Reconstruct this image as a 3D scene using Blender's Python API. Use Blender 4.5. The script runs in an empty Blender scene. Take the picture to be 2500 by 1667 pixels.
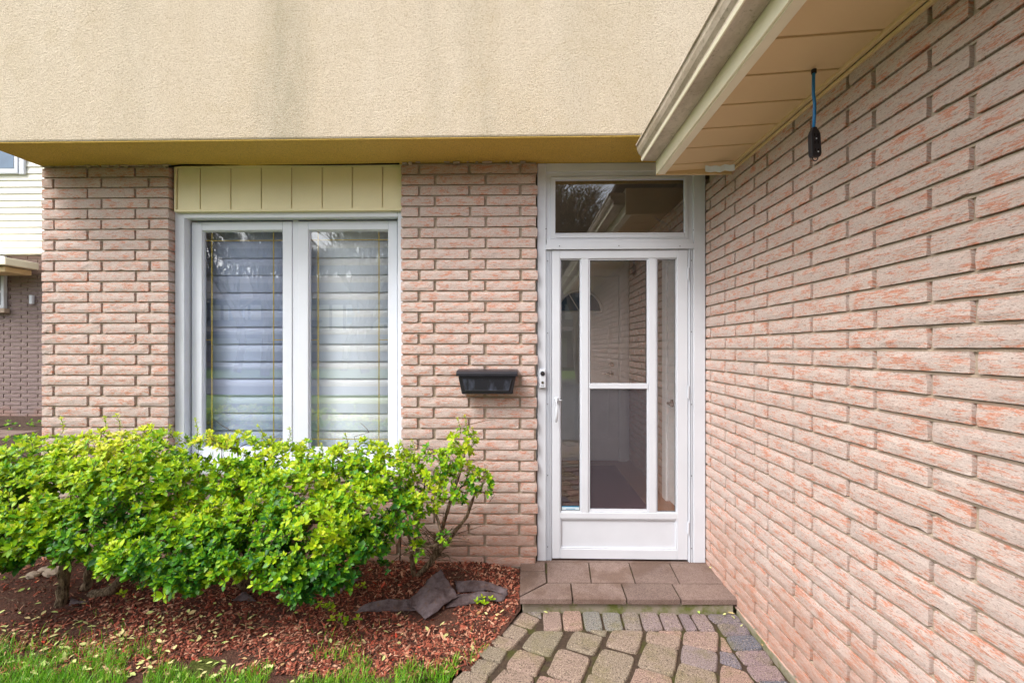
import bpy, math, random
import numpy as np
from mathutils import Vector, noise, Matrix
random.seed(7); rng = np.random.default_rng(7)
R = math.radians

# ---------------------------------------------------------------- camera, sky, sun, exposure
scene = bpy.context.scene
F = 1111.0; CAMZ = 1.495; YAW = math.atan(26 / 1111.0)
cd = bpy.data.cameras.new('camera'); cam = bpy.data.objects.new('camera', cd)
scene.collection.objects.link(cam); scene.camera = cam
cd.sensor_width = 36; cd.lens = F / 2500 * 36; cd.shift_y = 0.0066
cd.clip_start = 0.02; cd.clip_end = 800
cam.location = (0, 0, CAMZ); cam.rotation_euler = (R(90), 0, YAW)
world = bpy.data.worlds.new('World'); scene.world = world; world.use_nodes = True
wn = world.node_tree; bg = wn.nodes['Background']
SUN_EL, SUN_AZ = R(52), math.atan2(-0.75, -0.66)
sky = wn.nodes.new('ShaderNodeTexSky'); sky.sky_type = 'NISHITA'; sky.sun_disc = False
sky.sun_elevation = SUN_EL; sky.sun_rotation = SUN_AZ
sky.air_density = 1.0; sky.dust_density = 5.0; sky.ozone_density = 1.0
hs = wn.nodes.new('ShaderNodeHueSaturation'); hs.inputs['Saturation'].default_value = 0.5
wn.links.new(sky.outputs[0], hs.inputs['Color']); wn.links.new(hs.outputs[0], bg.inputs['Color'])
bg.inputs['Strength'].default_value = 0.15
sl = bpy.data.lights.new('sun', 'SUN'); sun = bpy.data.objects.new('sun', sl); scene.collection.objects.link(sun)
sl.energy = 1.0; sl.angle = R(16); sl.color = (1.0, 0.98, 0.95)
sd = Vector((math.sin(SUN_AZ) * math.cos(SUN_EL), math.cos(SUN_AZ) * math.cos(SUN_EL), math.sin(SUN_EL)))
sun.rotation_euler = sd.to_track_quat('Z', 'Y').to_euler(); sun.location = (0, 0, 20)
scene.view_settings.view_transform = 'Standard'; scene.view_settings.look = 'None'
scene.view_settings.gamma = 1; scene.view_settings.exposure = 1.14
try: scene.cycles.max_bounces = 8; scene.cycles.transparent_max_bounces = 12
except Exception: pass

# ---------------------------------------------------------------- measuring helpers (photo pixels -> metres)
_c, _s = math.cos(YAW), math.sin(YAW)
def _d(u, v):
    a = (u - 1250) / F
    return (-_s + a * _c, _c + a * _s, (850 - v) / F)
def PY(u, v, Y):
    d = _d(u, v); t = Y / d[1]; return Vector((d[0] * t, Y, CAMZ + d[2] * t))
def PX(u, v, X):
    d = _d(u, v); t = X / d[0]; return Vector((X, d[1] * t, CAMZ + d[2] * t))
def PZ(u, v, Z):
    d = _d(u, v); t = (Z - CAMZ) / d[2]; return Vector((d[0] * t, d[1] * t, Z))

# ---------------------------------------------------------------- mesh helpers
class MB:
    def __init__(s): s.v = []; s.f = []; s.uv = []; s.t = []; s.tint = 0.5
    def vert(s, p, uv=(0, 0)):
        s.v.append(tuple(p)); s.uv.append(uv); s.t.append(s.tint); return len(s.v) - 1
    def box(s, x0, x1, y0, y1, z0, z1):
        i = len(s.v)
        for x, y, z in ((x0,y0,z0),(x1,y0,z0),(x1,y1,z0),(x0,y1,z0),(x0,y0,z1),(x1,y0,z1),(x1,y1,z1),(x0,y1,z1)):
            s.vert((x, y, z), (x + y, z))
        for q in ((0,3,2,1),(4,5,6,7),(0,1,5,4),(1,2,6,5),(2,3,7,6),(3,0,4,7)): s.f.append(tuple(i + k for k in q))
        return s
    def prism(s, poly, d):      # poly: list of Vector in order, extruded by vector d
        i = len(s.v); n = len(poly)
        for p in poly: s.vert(p)
        for p in poly: s.vert(Vector(p) + Vector(d))
        s.f.append(tuple(i + k for k in range(n))[::-1]); s.f.append(tuple(i + n + k for k in range(n)))
        for k in range(n): s.f.append((i + k, i + (k + 1) % n, i + n + (k + 1) % n, i + n + k))
        return s
    def tube(s, pts, rad, n=6, cap=True):
        pts = [Vector(p) for p in pts]; rad = rad if isinstance(rad, (list, tuple)) else [rad] * len(pts)
        rings = []; up = Vector((0.13, 0.21, 1)).normalized()
        for k, p in enumerate(pts):
            t = (pts[min(k + 1, len(pts) - 1)] - pts[max(k - 1, 0)])
            t = t.normalized() if t.length > 1e-9 else Vector((0, 0, 1))
            a = t.cross(up)
            if a.length < 0.05: a = t.cross(Vector((1, 0, 0)))
            a.normalize(); b = t.cross(a)
            rings.append([s.vert(p + (a * math.cos(2 * math.pi * j / n) + b * math.sin(2 * math.pi * j / n)) * rad[k], (j / n, k)) for j in range(n)])
        for k in range(len(rings) - 1):
            for j in range(n):
                s.f.append((rings[k][j], rings[k][(j + 1) % n], rings[k + 1][(j + 1) % n], rings[k + 1][j]))
        if cap: s.f.append(tuple(rings[0][::-1])); s.f.append(tuple(rings[-1]))
        return s
    def disc(s, c, axis, r, depth, n=20):
        axis = Vector(axis).normalized(); a = axis.orthogonal().normalized(); b = axis.cross(a); c = Vector(c)
        return s.prism([c + (a * math.cos(2 * math.pi * k / n) + b * math.sin(2 * math.pi * k / n)) * r for k in range(n)], axis * depth)
    def build(s, name, mat, parent=None, bevel=0, smooth=False, solid=0):
        me = bpy.data.meshes.new(name); me.from_pydata(s.v, [], s.f)
        a = me.attributes.new('tint', 'FLOAT', 'POINT'); a.data.foreach_set('value', np.array(s.t, dtype=np.float32))
        uvl = me.uv_layers.new(name='UVMap'); li = np.empty(len(me.loops), dtype=np.int32); me.loops.foreach_get('vertex_index', li)
        uvl.data.foreach_set('uv', np.array(s.uv, dtype=np.float32)[li].ravel())
        if smooth: me.polygons.foreach_set('use_smooth', [True] * len(me.polygons))
        me.materials.append(mat); me.validate(); me.update()
        o = bpy.data.objects.new(name, me); scene.collection.objects.link(o)
        if parent: o.parent = parent
        if solid:
            m = o.modifiers.new('s', 'SOLIDIFY'); m.thickness = solid
        if bevel:
            m = o.modifiers.new('b', 'BEVEL'); m.width = bevel; m.segments = 2; m.limit_method = 'ANGLE'
        return o
def tag(o, label=None, cat=None, group=None, kind=None):
    if label: o['label'] = label
    if cat: o['category'] = cat
    if group: o['group'] = group
    if kind: o['kind'] = kind
    return o
def empty(name, label, cat, group=None):
    o = bpy.data.objects.new(name, None); scene.collection.objects.link(o); return tag(o, label, cat, group)
def bx(*a): return MB().box(*a)

# ---------------------------------------------------------------- material helpers
def lin(r, g, b):
    f = lambda c: (c / 255 / 12.92) if c / 255 <= 0.04045 else ((c / 255 + 0.055) / 1.055) ** 2.4
    return (f(r), f(g), f(b), 1)
class NM:
    def __init__(s, name, rough=0.8, spec=0.3, metal=0):
        s.m = bpy.data.materials.new(name); s.m.use_nodes = True; s.t = s.m.node_tree
        s.b = s.t.nodes['Principled BSDF']; s.b.inputs['Roughness'].default_value = rough
        s.b.inputs['Specular IOR Level'].default_value = spec; s.b.inputs['Metallic'].default_value = metal
    def n(s, ty, **kw):
        x = s.t.nodes.new(ty)
        for k, v in kw.items():
            if k in x.inputs: x.inputs[k].default_value = v
            else: setattr(x, k, v)
        return x
    def l(s, a, b): s.t.links.new(a, b)
    def coord(s, kind='Object', scale=(1, 1, 1), rot=(0, 0, 0)):
        tc = s.n('ShaderNodeTexCoord'); mp = s.n('ShaderNodeMapping')
        mp.inputs['Scale'].default_value = scale; mp.inputs['Rotation'].default_value = rot
        s.l(tc.outputs[kind], mp.inputs['Vector']); return mp.outputs[0]
    def noise(s, vec, scale, detail=4, rough=0.55, dist=0):
        x = s.n('ShaderNodeTexNoise', Scale=scale, Detail=detail, Roughness=rough, Distortion=dist); s.l(vec, x.inputs['Vector']); return x.outputs['Fac']
    def ramp(s, fac, stops, interp='LINEAR'):
        x = s.n('ShaderNodeValToRGB'); x.color_ramp.interpolation = interp
        e = x.color_ramp.elements
        while len(e) < len(stops): e.new(0.5)
        for k, (p, c) in enumerate(stops):
            e[k].position = p; e[k].color = c if isinstance(c, tuple) else (c, c, c, 1)
        s.l(fac, x.inputs[0]); return x.outputs[0]
    def mix(s, fac, a, b, mode='MIX'):
        x = s.n('ShaderNodeMix', data_type='RGBA', blend_type=mode)
        for inp, v in ((x.inputs[0], fac), (x.inputs[6], a), (x.inputs[7], b)):
            if isinstance(v, (int, float, tuple)): inp.default_value = v
            else: s.l(v, inp)
        return x.outputs[2]
    def math(s, op, a, b=0.0, clamp=False):
        x = s.n('ShaderNodeMath', operation=op, use_clamp=clamp)
        for inp, v in ((x.inputs[0], a), (x.inputs[1], b)):
            if isinstance(v, (int, float)): inp.default_value = v
            else: s.l(v, inp)
        return x.outputs[0]
    def attr(s, name='tint'): return s.n('ShaderNodeAttribute', attribute_name=name).outputs['Fac']
    def col(s, c):
        if isinstance(c, tuple): s.b.inputs['Base Color'].default_value = c
        else: s.l(c, s.b.inputs['Base Color'])
        return s
    def bump(s, h, dist, strength=1.0):
        x = s.n('ShaderNodeBump', Strength=strength, Distance=dist); s.l(h, x.inputs['Height']); s.l(x.outputs[0], s.b.inputs['Normal']); return s

def mat_brick(name, pale1, pale2, orange, amount=0.0):
    m = NM(name, 0.9, 0.15); v = m.coord('UV', (1, 1, 1)); v2 = m.coord('UV', (9.5, 70, 1), (0, 0, 0.05)); v3 = m.coord('UV', (60, 240, 1), (0, 0, .12))
    base = m.mix(m.noise(v, 9, 3), pale1, pale2)
    streak = m.noise(v2, 2.2, 8, 0.72, 1.1)
    patch = m.noise(m.coord('UV', (1, 1.8, 1), (0, 0, .25)), 13.0, 3, .6)
    sel = m.math('ADD', streak, m.math('ADD', m.math('MULTIPLY', patch, 0.42), m.math('MULTIPLY', m.attr(), 0.03)))
    mask = m.ramp(sel, [(0.738 - amount, 0.0), (0.82 - amount, 0.85)])
    c = m.mix(mask, base, orange)
    fine = m.noise(v3, 1.3, 7, 0.75, 0.9)
    c = m.mix(m.ramp(fine, [(0.37, 0.85), (0.47, 0.0)]), c, (0.20, 0.13, 0.11, 1))
    c = m.mix(m.ramp(m.noise(v3, 2.2, 3), [(0.54, 0.0), (0.70, 0.5)]), c, (0.86, 0.80, 0.77, 1))
    tint = m.ramp(m.attr(), [(0.0, (0.93, 0.92, 0.92, 1)), (0.5, (0.97, 0.96, 0.96, 1)), (1.0, (1.0, 1.0, 1.0, 1))])
    # splash dirt above the ground and a browner tone on the topmost courses
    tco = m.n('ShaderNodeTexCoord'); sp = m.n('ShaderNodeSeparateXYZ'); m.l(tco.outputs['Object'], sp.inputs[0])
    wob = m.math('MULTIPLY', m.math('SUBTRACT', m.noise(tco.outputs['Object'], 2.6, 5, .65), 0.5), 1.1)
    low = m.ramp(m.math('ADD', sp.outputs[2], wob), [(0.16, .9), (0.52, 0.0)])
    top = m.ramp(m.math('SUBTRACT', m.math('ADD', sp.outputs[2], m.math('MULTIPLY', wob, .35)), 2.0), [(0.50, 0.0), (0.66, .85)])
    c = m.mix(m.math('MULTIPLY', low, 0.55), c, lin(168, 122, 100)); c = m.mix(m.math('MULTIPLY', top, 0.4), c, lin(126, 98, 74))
    m.col(m.mix(1.0, c, tint, 'MULTIPLY'))
    h = m.math('ADD', m.math('MULTIPLY', streak, 0.45), m.math('MULTIPLY', fine, 0.8))
    return m.bump(h, 0.005, 0.6).m
def mat_plain(name, c, rough=0.5, spec=0.4, metal=0, vary=0.12, scale=6, bump=0, bscale=200):
    m = NM(name, rough, spec, metal); v = m.coord()
    dark = tuple(x * (1 - vary) for x in c[:3]) + (1,)
    n = m.noise(v, scale, 5); m.col(m.mix(m.ramp(n, [(0.3, 0.0), (0.7, 1.0)]), dark, c))
    if bump: m.bump(m.noise(v, bscale, 4), bump, 0.6)
    return m.m

M = {}
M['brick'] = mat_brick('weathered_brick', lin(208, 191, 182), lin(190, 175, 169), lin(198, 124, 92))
M['nbrick'] = mat_brick('neighbour_brick', lin(140, 124, 122), lin(118, 102, 102), lin(130, 95, 88), -0.08)
m = NM('mortar', 0.95, 0.1); v = m.coord(); m.col(m.mix(m.noise(v, 30, 5), lin(158, 143, 127), lin(190, 175, 158))).bump(m.noise(v, 220, 4), 0.003); M['mortar'] = m.m
# stucco with its rain stains
def stucco(name, a, b, stains=True):
    m = NM(name, 0.95, 0.1); v = m.coord(); tc = m.n('ShaderNodeTexCoord'); sx = m.n('ShaderNodeSeparateXYZ'); m.l(tc.outputs['Object'], sx.inputs[0])
    vs = m.coord('Object', (1, 1, 0.28))
    g = m.noise(v, 260, 3, 0.6); g2 = m.noise(v, 95, 3, 0.6)
    c = m.mix(m.ramp(m.noise(vs, 1.9, 6, .6), [(0.35, 0.0), (0.68, 1.0)]), a, b)
    if stains:
        wob = m.math('MULTIPLY', m.math('SUBTRACT', m.noise(vs, 2.2, 3), 0.5), 0.5)
        x = m.math('ADD', sx.outputs[0], wob); tot = None
        for x0, w, k in ((-1.40, 0.16, 0.8), (-0.26, 0.14, 0.42), (-0.52, 0.10, 0.2), (-2.35, .2, .2), (0.32, .14, .2)):
            d = m.math('ABSOLUTE', m.math('SUBTRACT', x, x0))
            s_ = m.math('MULTIPLY', m.math('SUBTRACT', 1.0, m.math('DIVIDE', d, w), True), k)
            tot = s_ if tot is None else m.math('ADD', tot, s_)
        tot = m.math('MULTIPLY', tot, m.ramp(m.noise(vs, 5, 6, .7), [(0.3, 0.15), (0.62, 1.0)]), True)
        c = m.mix(m.math('MULTIPLY', tot, 0.75), c, lin(150, 146, 124))
        c = m.mix(m.math('MULTIPLY', m.ramp(m.noise(v, 2.6, 6, .7, .6), [(.52, 0.0), (.7, .55)]), 0.5), c, lin(188, 172, 136))
    c = m.mix(m.ramp(g, [(0.36, 0.62), (0.50, 0.0)]), c, lin(134, 110, 82))
    c = m.mix(m.ramp(g2, [(0.30, 0.35), (0.42, 0.0)]), c, lin(140, 116, 78))
    m.col(c).bump(m.math('ADD', g, g2), 0.006, 0.8); return m.m
M['stucco'] = stucco('cream_stucco', lin(208, 194, 171), lin(218, 206, 187))
M['stucco_under'] = stucco('shade_tinted_stucco', lin(212, 178, 90), lin(220, 186, 104), False)  # same cream stucco, the underside's ochre shade put into its colour
M['white'] = mat_plain('white_metal', lin(205, 210, 219), 0.38, 0.45, vary=0.06, scale=5)
M['white_rough'] = mat_plain('white_vinyl', lin(220, 225, 235), 0.5, 0.35, vary=0.07, scale=4, bump=0.0006, bscale=300)
M['cream_paint'] = mat_plain('cream_paint', lin(236, 226, 186), 0.5, 0.3, vary=0.1, scale=3)
M['soffit'] = mat_plain('tan_soffit', lin(220, 194, 150), 0.55, 0.25, vary=0.06, scale=2)
M['fascia'] = mat_plain('fascia_cream', lin(244, 238, 214), 0.45, 0.35, vary=0.08, scale=4)
m = NM('gutter_metal', 0.42, 0.4); v = m.coord('Object', (1, .35, 1)); c = m.mix(m.ramp(m.noise(v, 7, 6, .7), [(.42, 0.0), (.68, .75)]), lin(202, 190, 176), lin(132, 116, 86)); c = m.mix(m.ramp(m.noise(m.coord(), 60, 5, .7), [(.55, 0.0), (.7, .6)]), c, lin(88, 84, 40)); m.col(c); M['gutter'] = m.m
M['black'] = mat_plain('black_metal', lin(38, 38, 46), 0.35, 0.5, vary=0.3, scale=14)
m = NM('black_panel', 0.45, 0.4); v = m.coord('Object', (1, 1, .35)); m.col(m.mix(m.ramp(m.noise(v, 16, 5, .6), [(.5, 0.0), (.72, .7)]), lin(34, 36, 44), lin(96, 104, 124))); M['blackpanel'] = m.m
M['gold'] = mat_plain('brass_grille', lin(206, 178, 70), 0.45, 0.4, 0.2)
M['chrome'] = mat_plain('satin_chrome', lin(180, 170, 160), 0.25, 0.5, 1.0)
M['dark'] = mat_plain('dark_void', lin(30, 28, 28), 0.9, 0.1)
M['blue'] = mat_plain('blue_cable', lin(22, 120, 190), 0.35, 0.5, vary=.2)
M['rubber'] = mat_plain('black_rubber', lin(30, 28, 34), 0.5, 0.4)
M['sticker'] = mat_plain('sticker_blue', lin(40, 130, 176), 0.4, 0.4)
M['sticker_w'] = mat_plain('sticker_white', lin(206, 222, 232), 0.4, 0.4)
M['interior'] = mat_plain('interior_paint', lin(222, 212, 196), 0.7, 0.2)
M['indoor'] = mat_plain('indoor_white', lin(244, 245, 248), 0.5, 0.3)
m = NM('floor_tile', 0.35, 0.5); v = m.coord(); m.col(m.mix(m.noise(v, 5, 5), lin(112, 72, 48), lin(150, 100, 66))); M['floor'] = m.m
M['mat'] = mat_plain('red_mat', lin(92, 48, 52), 0.95, 0.05, vary=.3, scale=60)
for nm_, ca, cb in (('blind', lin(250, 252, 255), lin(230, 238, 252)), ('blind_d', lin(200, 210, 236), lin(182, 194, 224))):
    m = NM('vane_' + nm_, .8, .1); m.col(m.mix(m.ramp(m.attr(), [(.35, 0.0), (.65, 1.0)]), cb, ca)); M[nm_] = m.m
m = NM('concrete', 0.9, 0.15); v = m.coord(); c = m.mix(m.noise(v, 6, 5), lin(128, 120, 106), lin(150, 142, 128)); c = m.mix(m.ramp(m.noise(v, 9, 5, .7), [(.45, 0.0), (.62, .9)]), c, lin(96, 104, 46)); m.col(c).bump(m.noise(v, 160, 4), .003); M['concrete'] = m.m
m = NM('foundation', 0.9, 0.15); v = m.coord(); m.col(m.mix(m.noise(v, 8, 5), lin(160, 142, 126), lin(188, 172, 156))).bump(m.noise(v, 90, 5), .004); M['found'] = m.m
# stone slab tread
m = NM('slab', 0.8, 0.25); v = m.coord(); c = m.mix(m.noise(v, 4, 4), lin(112, 96, 90), lin(148, 128, 119))
c = m.mix(m.ramp(m.noise(v, 240, 3, .6), [(.40, .75), (.50, 0.0)]), c, lin(78, 60, 56)); c = m.mix(m.ramp(m.noise(v, 300, 2), [(.6, 0.0), (.72, .5)]), c, lin(198, 180, 166))
c = m.mix(m.ramp(m.noise(v, 4.3, 4), [(.50, 0.0), (.60, .65)]), c, lin(98, 78, 66)); c = m.mix(m.ramp(m.noise(v, 30, 4), [(.5, 0.0), (.66, .4)]), c, lin(108, 90, 84)); tint = m.ramp(m.attr(), [(0, .78), (1, 1.0)])
m.col(m.mix(1.0, c, tint, 'MULTIPLY')).bump(m.noise(v, 260, 4), .0016); M['slab'] = m.m
# pavers
m = NM('paver', 0.85, 0.25); v = m.coord()
c = m.ramp(m.attr(), [(0.0, lin(126, 118, 102)), (0.22, lin(140, 124, 112)), (0.42, lin(152, 124, 114)), (0.6, lin(120, 121, 118)), (0.78, lin(138, 118, 120)), (1.0, lin(98, 100, 112))])
c = m.mix(m.ramp(m.noise(v, 7, 5, .6), [(.5, 0.0), (.68, .55)]), c, lin(112, 106, 62))
c = m.mix(m.ramp(m.noise(v, 170, 3, .6), [(.38, .85), (.49, 0.0)]), c, lin(60, 50, 44)); c = m.mix(m.ramp(m.noise(v, 240, 2), [(.58, 0.0), (.7, .7)]), c, lin(214, 196, 168))
m.col(c).bump(m.math('ADD', m.noise(v, 200, 4), m.math('MULTIPLY', m.noise(v, 25, 3), 1.5)), .004); M['paver'] = m.m
m = NM('joint_sand', 0.95, 0.1); v = m.coord(); c = m.mix(m.noise(v, 60, 5), lin(44, 36, 32), lin(92, 78, 66)); c = m.mix(m.ramp(m.noise(v, 7, 5), [(.5, 0.0), (.62, .6)]), c, lin(76, 82, 34)); m.col(c).bump(m.noise(v, 130, 5), .008); M['joint'] = m.m
m = NM('mulch', 0.95, 0.1); v = m.coord(); c = m.mix(m.noise(v, 26, 6, .7), lin(62, 44, 40), lin(116, 84, 72)); c = m.mix(m.ramp(m.noise(v, 90, 5), [(.5, 0.0), (.62, .7)]), c, lin(120, 82, 66)); m.col(c).bump(m.noise(v, 70, 6, .7), .03); M['mulch'] = m.m
m = NM('chips', 0.85, 0.2); m.col(m.ramp(m.attr(), [(0, lin(58, 34, 30)), (.3, lin(120, 66, 52)), (.6, lin(160, 90, 70)), (.8, lin(194, 152, 126)), (.9, lin(160, 104, 84)), (1, lin(190, 66, 44))])); M['chips'] = m.m
m = NM('fallen', 0.7, 0.3); m.col(m.ramp(m.attr(), [(0, lin(140, 92, 56)), (.3, lin(196, 172, 124)), (.65, lin(206, 202, 140)), (1, lin(158, 186, 92))])); M['fallen'] = m.m
m = NM('soil', 0.95, 0.1); v = m.coord(); m.col(m.mix(m.noise(v, 20, 6, .7), lin(54, 44, 40), lin(96, 80, 70))).bump(m.noise(v, 50, 6), .02); M['soil'] = m.m
m = NM('lawn_soil', 0.95, 0.1); v = m.coord(); c = m.mix(m.noise(v, 14, 6, .7), lin(62, 54, 34), lin(84, 100, 40)); m.col(c).bump(m.noise(v, 60, 5), .02); M['lawn'] = m.m
m = NM('far_lawn', 0.95, 0.1); v = m.coord(); m.col(m.mix(m.noise(v, 2, 6, .7), lin(70, 96, 38), lin(104, 130, 54))); M['farlawn'] = m.m
M['road'] = mat_plain('asphalt', lin(92, 92, 96), 0.9, 0.1)
m = NM('weed_fabric', .8, .2); v = m.coord(); c = m.mix(m.ramp(m.noise(v, 9, 6, .7), [(.38, 0.0), (.62, 1.0)]), lin(84, 70, 70), lin(128, 116, 120)); c = m.mix(m.ramp(m.noise(v, 34, 5, .7), [(.55, 0.0), (.68, .6)]), c, lin(120, 92, 76)); m.col(c).bump(m.math('ADD', m.noise(v, 380, 3), m.math('MULTIPLY', m.noise(m.coord('Object', (1, 1, 1), (0, 0, .7)), 14, 4), 3.0)), .006); M['fabric'] = m.m
m = NM('bark', 0.9, 0.1); v = m.coord('Object', (1, 1, .3)); m.col(m.mix(m.ramp(m.noise(v, 70, 6, .75), [(.38, 0.0), (.62, 1.0)]), lin(58, 46, 38), lin(160, 140, 116))).bump(m.noise(v, 60, 6, .7), .016); M['bark'] = m.m
def leafmat(name, stops, trans=0.35):
    m = NM(name, 0.42, 0.4); c = m.ramp(m.attr(), stops); m.col(c)
    tr = m.n('ShaderNodeBsdfTranslucent'); m.l(c, tr.inputs[0]); mx = m.n('ShaderNodeMixShader'); mx.inputs[0].default_value = trans
    out = m.t.nodes['Material Output']; m.l(m.b.outputs[0], mx.inputs[1]); m.l(tr.outputs[0], mx.inputs[2]); m.l(mx.outputs[0], out.inputs[0]); return m.m
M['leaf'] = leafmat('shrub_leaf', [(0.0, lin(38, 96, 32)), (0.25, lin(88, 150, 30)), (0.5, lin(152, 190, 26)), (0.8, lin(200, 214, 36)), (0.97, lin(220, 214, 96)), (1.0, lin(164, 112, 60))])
M['grass'] = leafmat('grass_blade', [(0.0, lin(60, 120, 26)), (0.5, lin(108, 172, 32)), (0.9, lin(164, 204, 56)), (1.0, lin(206, 194, 120))])
M['treeleaf'] = leafmat('tree_leaf', [(0.0, lin(70, 90, 40)), (1.0, lin(128, 140, 60))])
def glassmat(name, f0, tint=(1, 1, 1, 1)):
    m = NM(name); lw = m.n('ShaderNodeLayerWeight'); lw.inputs[0].default_value = 0.5
    p = m.math('POWER', lw.outputs['Facing'], 5.0); f = m.math('ADD', m.math('MULTIPLY', p, 1 - f0), f0)
    tr = m.n('ShaderNodeBsdfTransparent'); tr.inputs[0].default_value = tint
    gl = m.n('ShaderNodeBsdfGlossy'); gl.inputs['Roughness'].default_value = 0.0; gl.inputs[0].default_value = (1, 1, 1, 1)
    mx = m.n('ShaderNodeMixShader'); m.l(f, mx.inputs[0]); m.l(tr.outputs[0], mx.inputs[1]); m.l(gl.outputs[0], mx.inputs[2])
    m.l(mx.outputs[0], m.t.nodes['Material Output'].inputs[0]); return m.m
M['glass'] = glassmat('window_glass', 0.15, (.99, 1, 1, 1))
M['doorglass'] = glassmat('door_glass', 0.11, (.99, .99, .99, 1))
m = NM('insect_screen', .8, .1); m.col(lin(104, 100, 108)); v = m.coord(); tr = m.n('ShaderNodeBsdfTransparent'); mx = m.n('ShaderNodeMixShader')
m.l(m.ramp(m.noise(v, 420, 2), [(.35, .08), (.65, .34)]), mx.inputs[0]); m.l(tr.outputs[0], mx.inputs[1]); m.l(m.b.outputs[0], mx.inputs[2]); m.l(mx.outputs[0], m.t.nodes['Material Output'].inputs[0]); M['screen'] = m.m
m = NM('siding', .5, .3); m.col(lin(240, 237, 226)); M['siding'] = m.m
M['nwindow'] = mat_plain('blue_glass', lin(96, 122, 150), .1, .6, vary=.3, scale=3)
M['shingle'] = mat_plain('shingle', lin(90, 84, 80), .95, .1, vary=.3, scale=12)

# ---------------------------------------------------------------- key dimensions
YB = 3.0                                   # face of the front brickwork
YF = 3.03                                  # face of the door frame
XW = PY(1724, 850, YF).x                   # face of the wing's brick wall
ZU = PY(1000, 397, YB).z                   # underside of the overhang
YS = 2.655                                 # stucco face
XL = PY(101, 850, YB).x                    # left corner of the house
ZSTEP = 0.081
P1L, P1R = XL, PY(412, 850, YB).x
P2L, P2R = PY(978, 850, YB).x, PY(1313, 850, YB).x
COURSE = 0.0700; HB = 0.0580; ZJ = CAMZ - 13.5 / F * 3.0

house = empty('house', 'pinkish grey brick house with cream stucco upper storey and white storm door', 'house')

# ---------------------------------------------------------------- bricks
def add_brick(mb, o, ud, nd, u0, u1, z0, z1, back=0.07, amp=0.0028):
    """one split-faced brick: o origin, ud along wall, nd outward normal"""
    nx = max(2, int((u1 - u0) / 0.03)); nz = 3; mb.tint = random.random(); ru, rv = random.uniform(0, 50), random.uniform(0, 50)
    ch = 0.0022; g = []; seed = Vector((ru, rv, 3))
    cu0, cu1 = random.uniform(0, .0055), random.uniform(0, .0055)
    chip = random.random() < 0.07; cc = random.randrange(0, nx + 1)
    for j in range(nz + 1):
        row = []
        for i in range(nx + 1):
            fu, fz = i / nx, j / nz; u = u0 + cu0 + (u1 - u0 - cu0 - cu1) * fu; z = z0 + (z1 - z0) * fz
            edge = (i in (0, nx)) or (j in (0, nz))
            d = noise.noise(Vector((u * 14, z * 34, 0)) + seed) * amp + noise.noise(Vector((u * 50, z * 90, 5)) + seed) * amp * .5 + amp
            if edge: d -= ch
            z += noise.noise(Vector((u * 22, j * 7.3, 9)) + seed) * 0.0016 if edge else 0
            if chip and j == 0 and abs(i - cc) < 1: z += 0.005
            if (i in (0, nx)) and (j in (0, nz)): u += (0.002 if i == 0 else -0.002)
            p = o + ud * u + nd * d; row.append(mb.vert((p.x, p.y, z), (u + ru, z + rv)))
        g.append(row)
    for j in range(nz):
        for i in range(nx): mb.f.append((g[j][i], g[j][i + 1], g[j + 1][i + 1], g[j + 1][i]))
    ring = g[0] + [g[j][nx] for j in range(1, nz + 1)] + g[nz][::-1][1:] + [g[j][0] for j in range(nz - 1, 0, -1)]
    back_i = []
    for k in ring:
        p = Vector(mb.v[k]); off = (p - o).dot(nd); q = p - nd * (off + back); uv = mb.uv[k]
        back_i.append(mb.vert(q, (uv[0] + .05, uv[1] + .02)))
    n = len(ring)
    for k in range(n): mb.f.append((ring[(k + 1) % n], ring[k], back_i[k], back_i[(k + 1) % n]))
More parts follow.
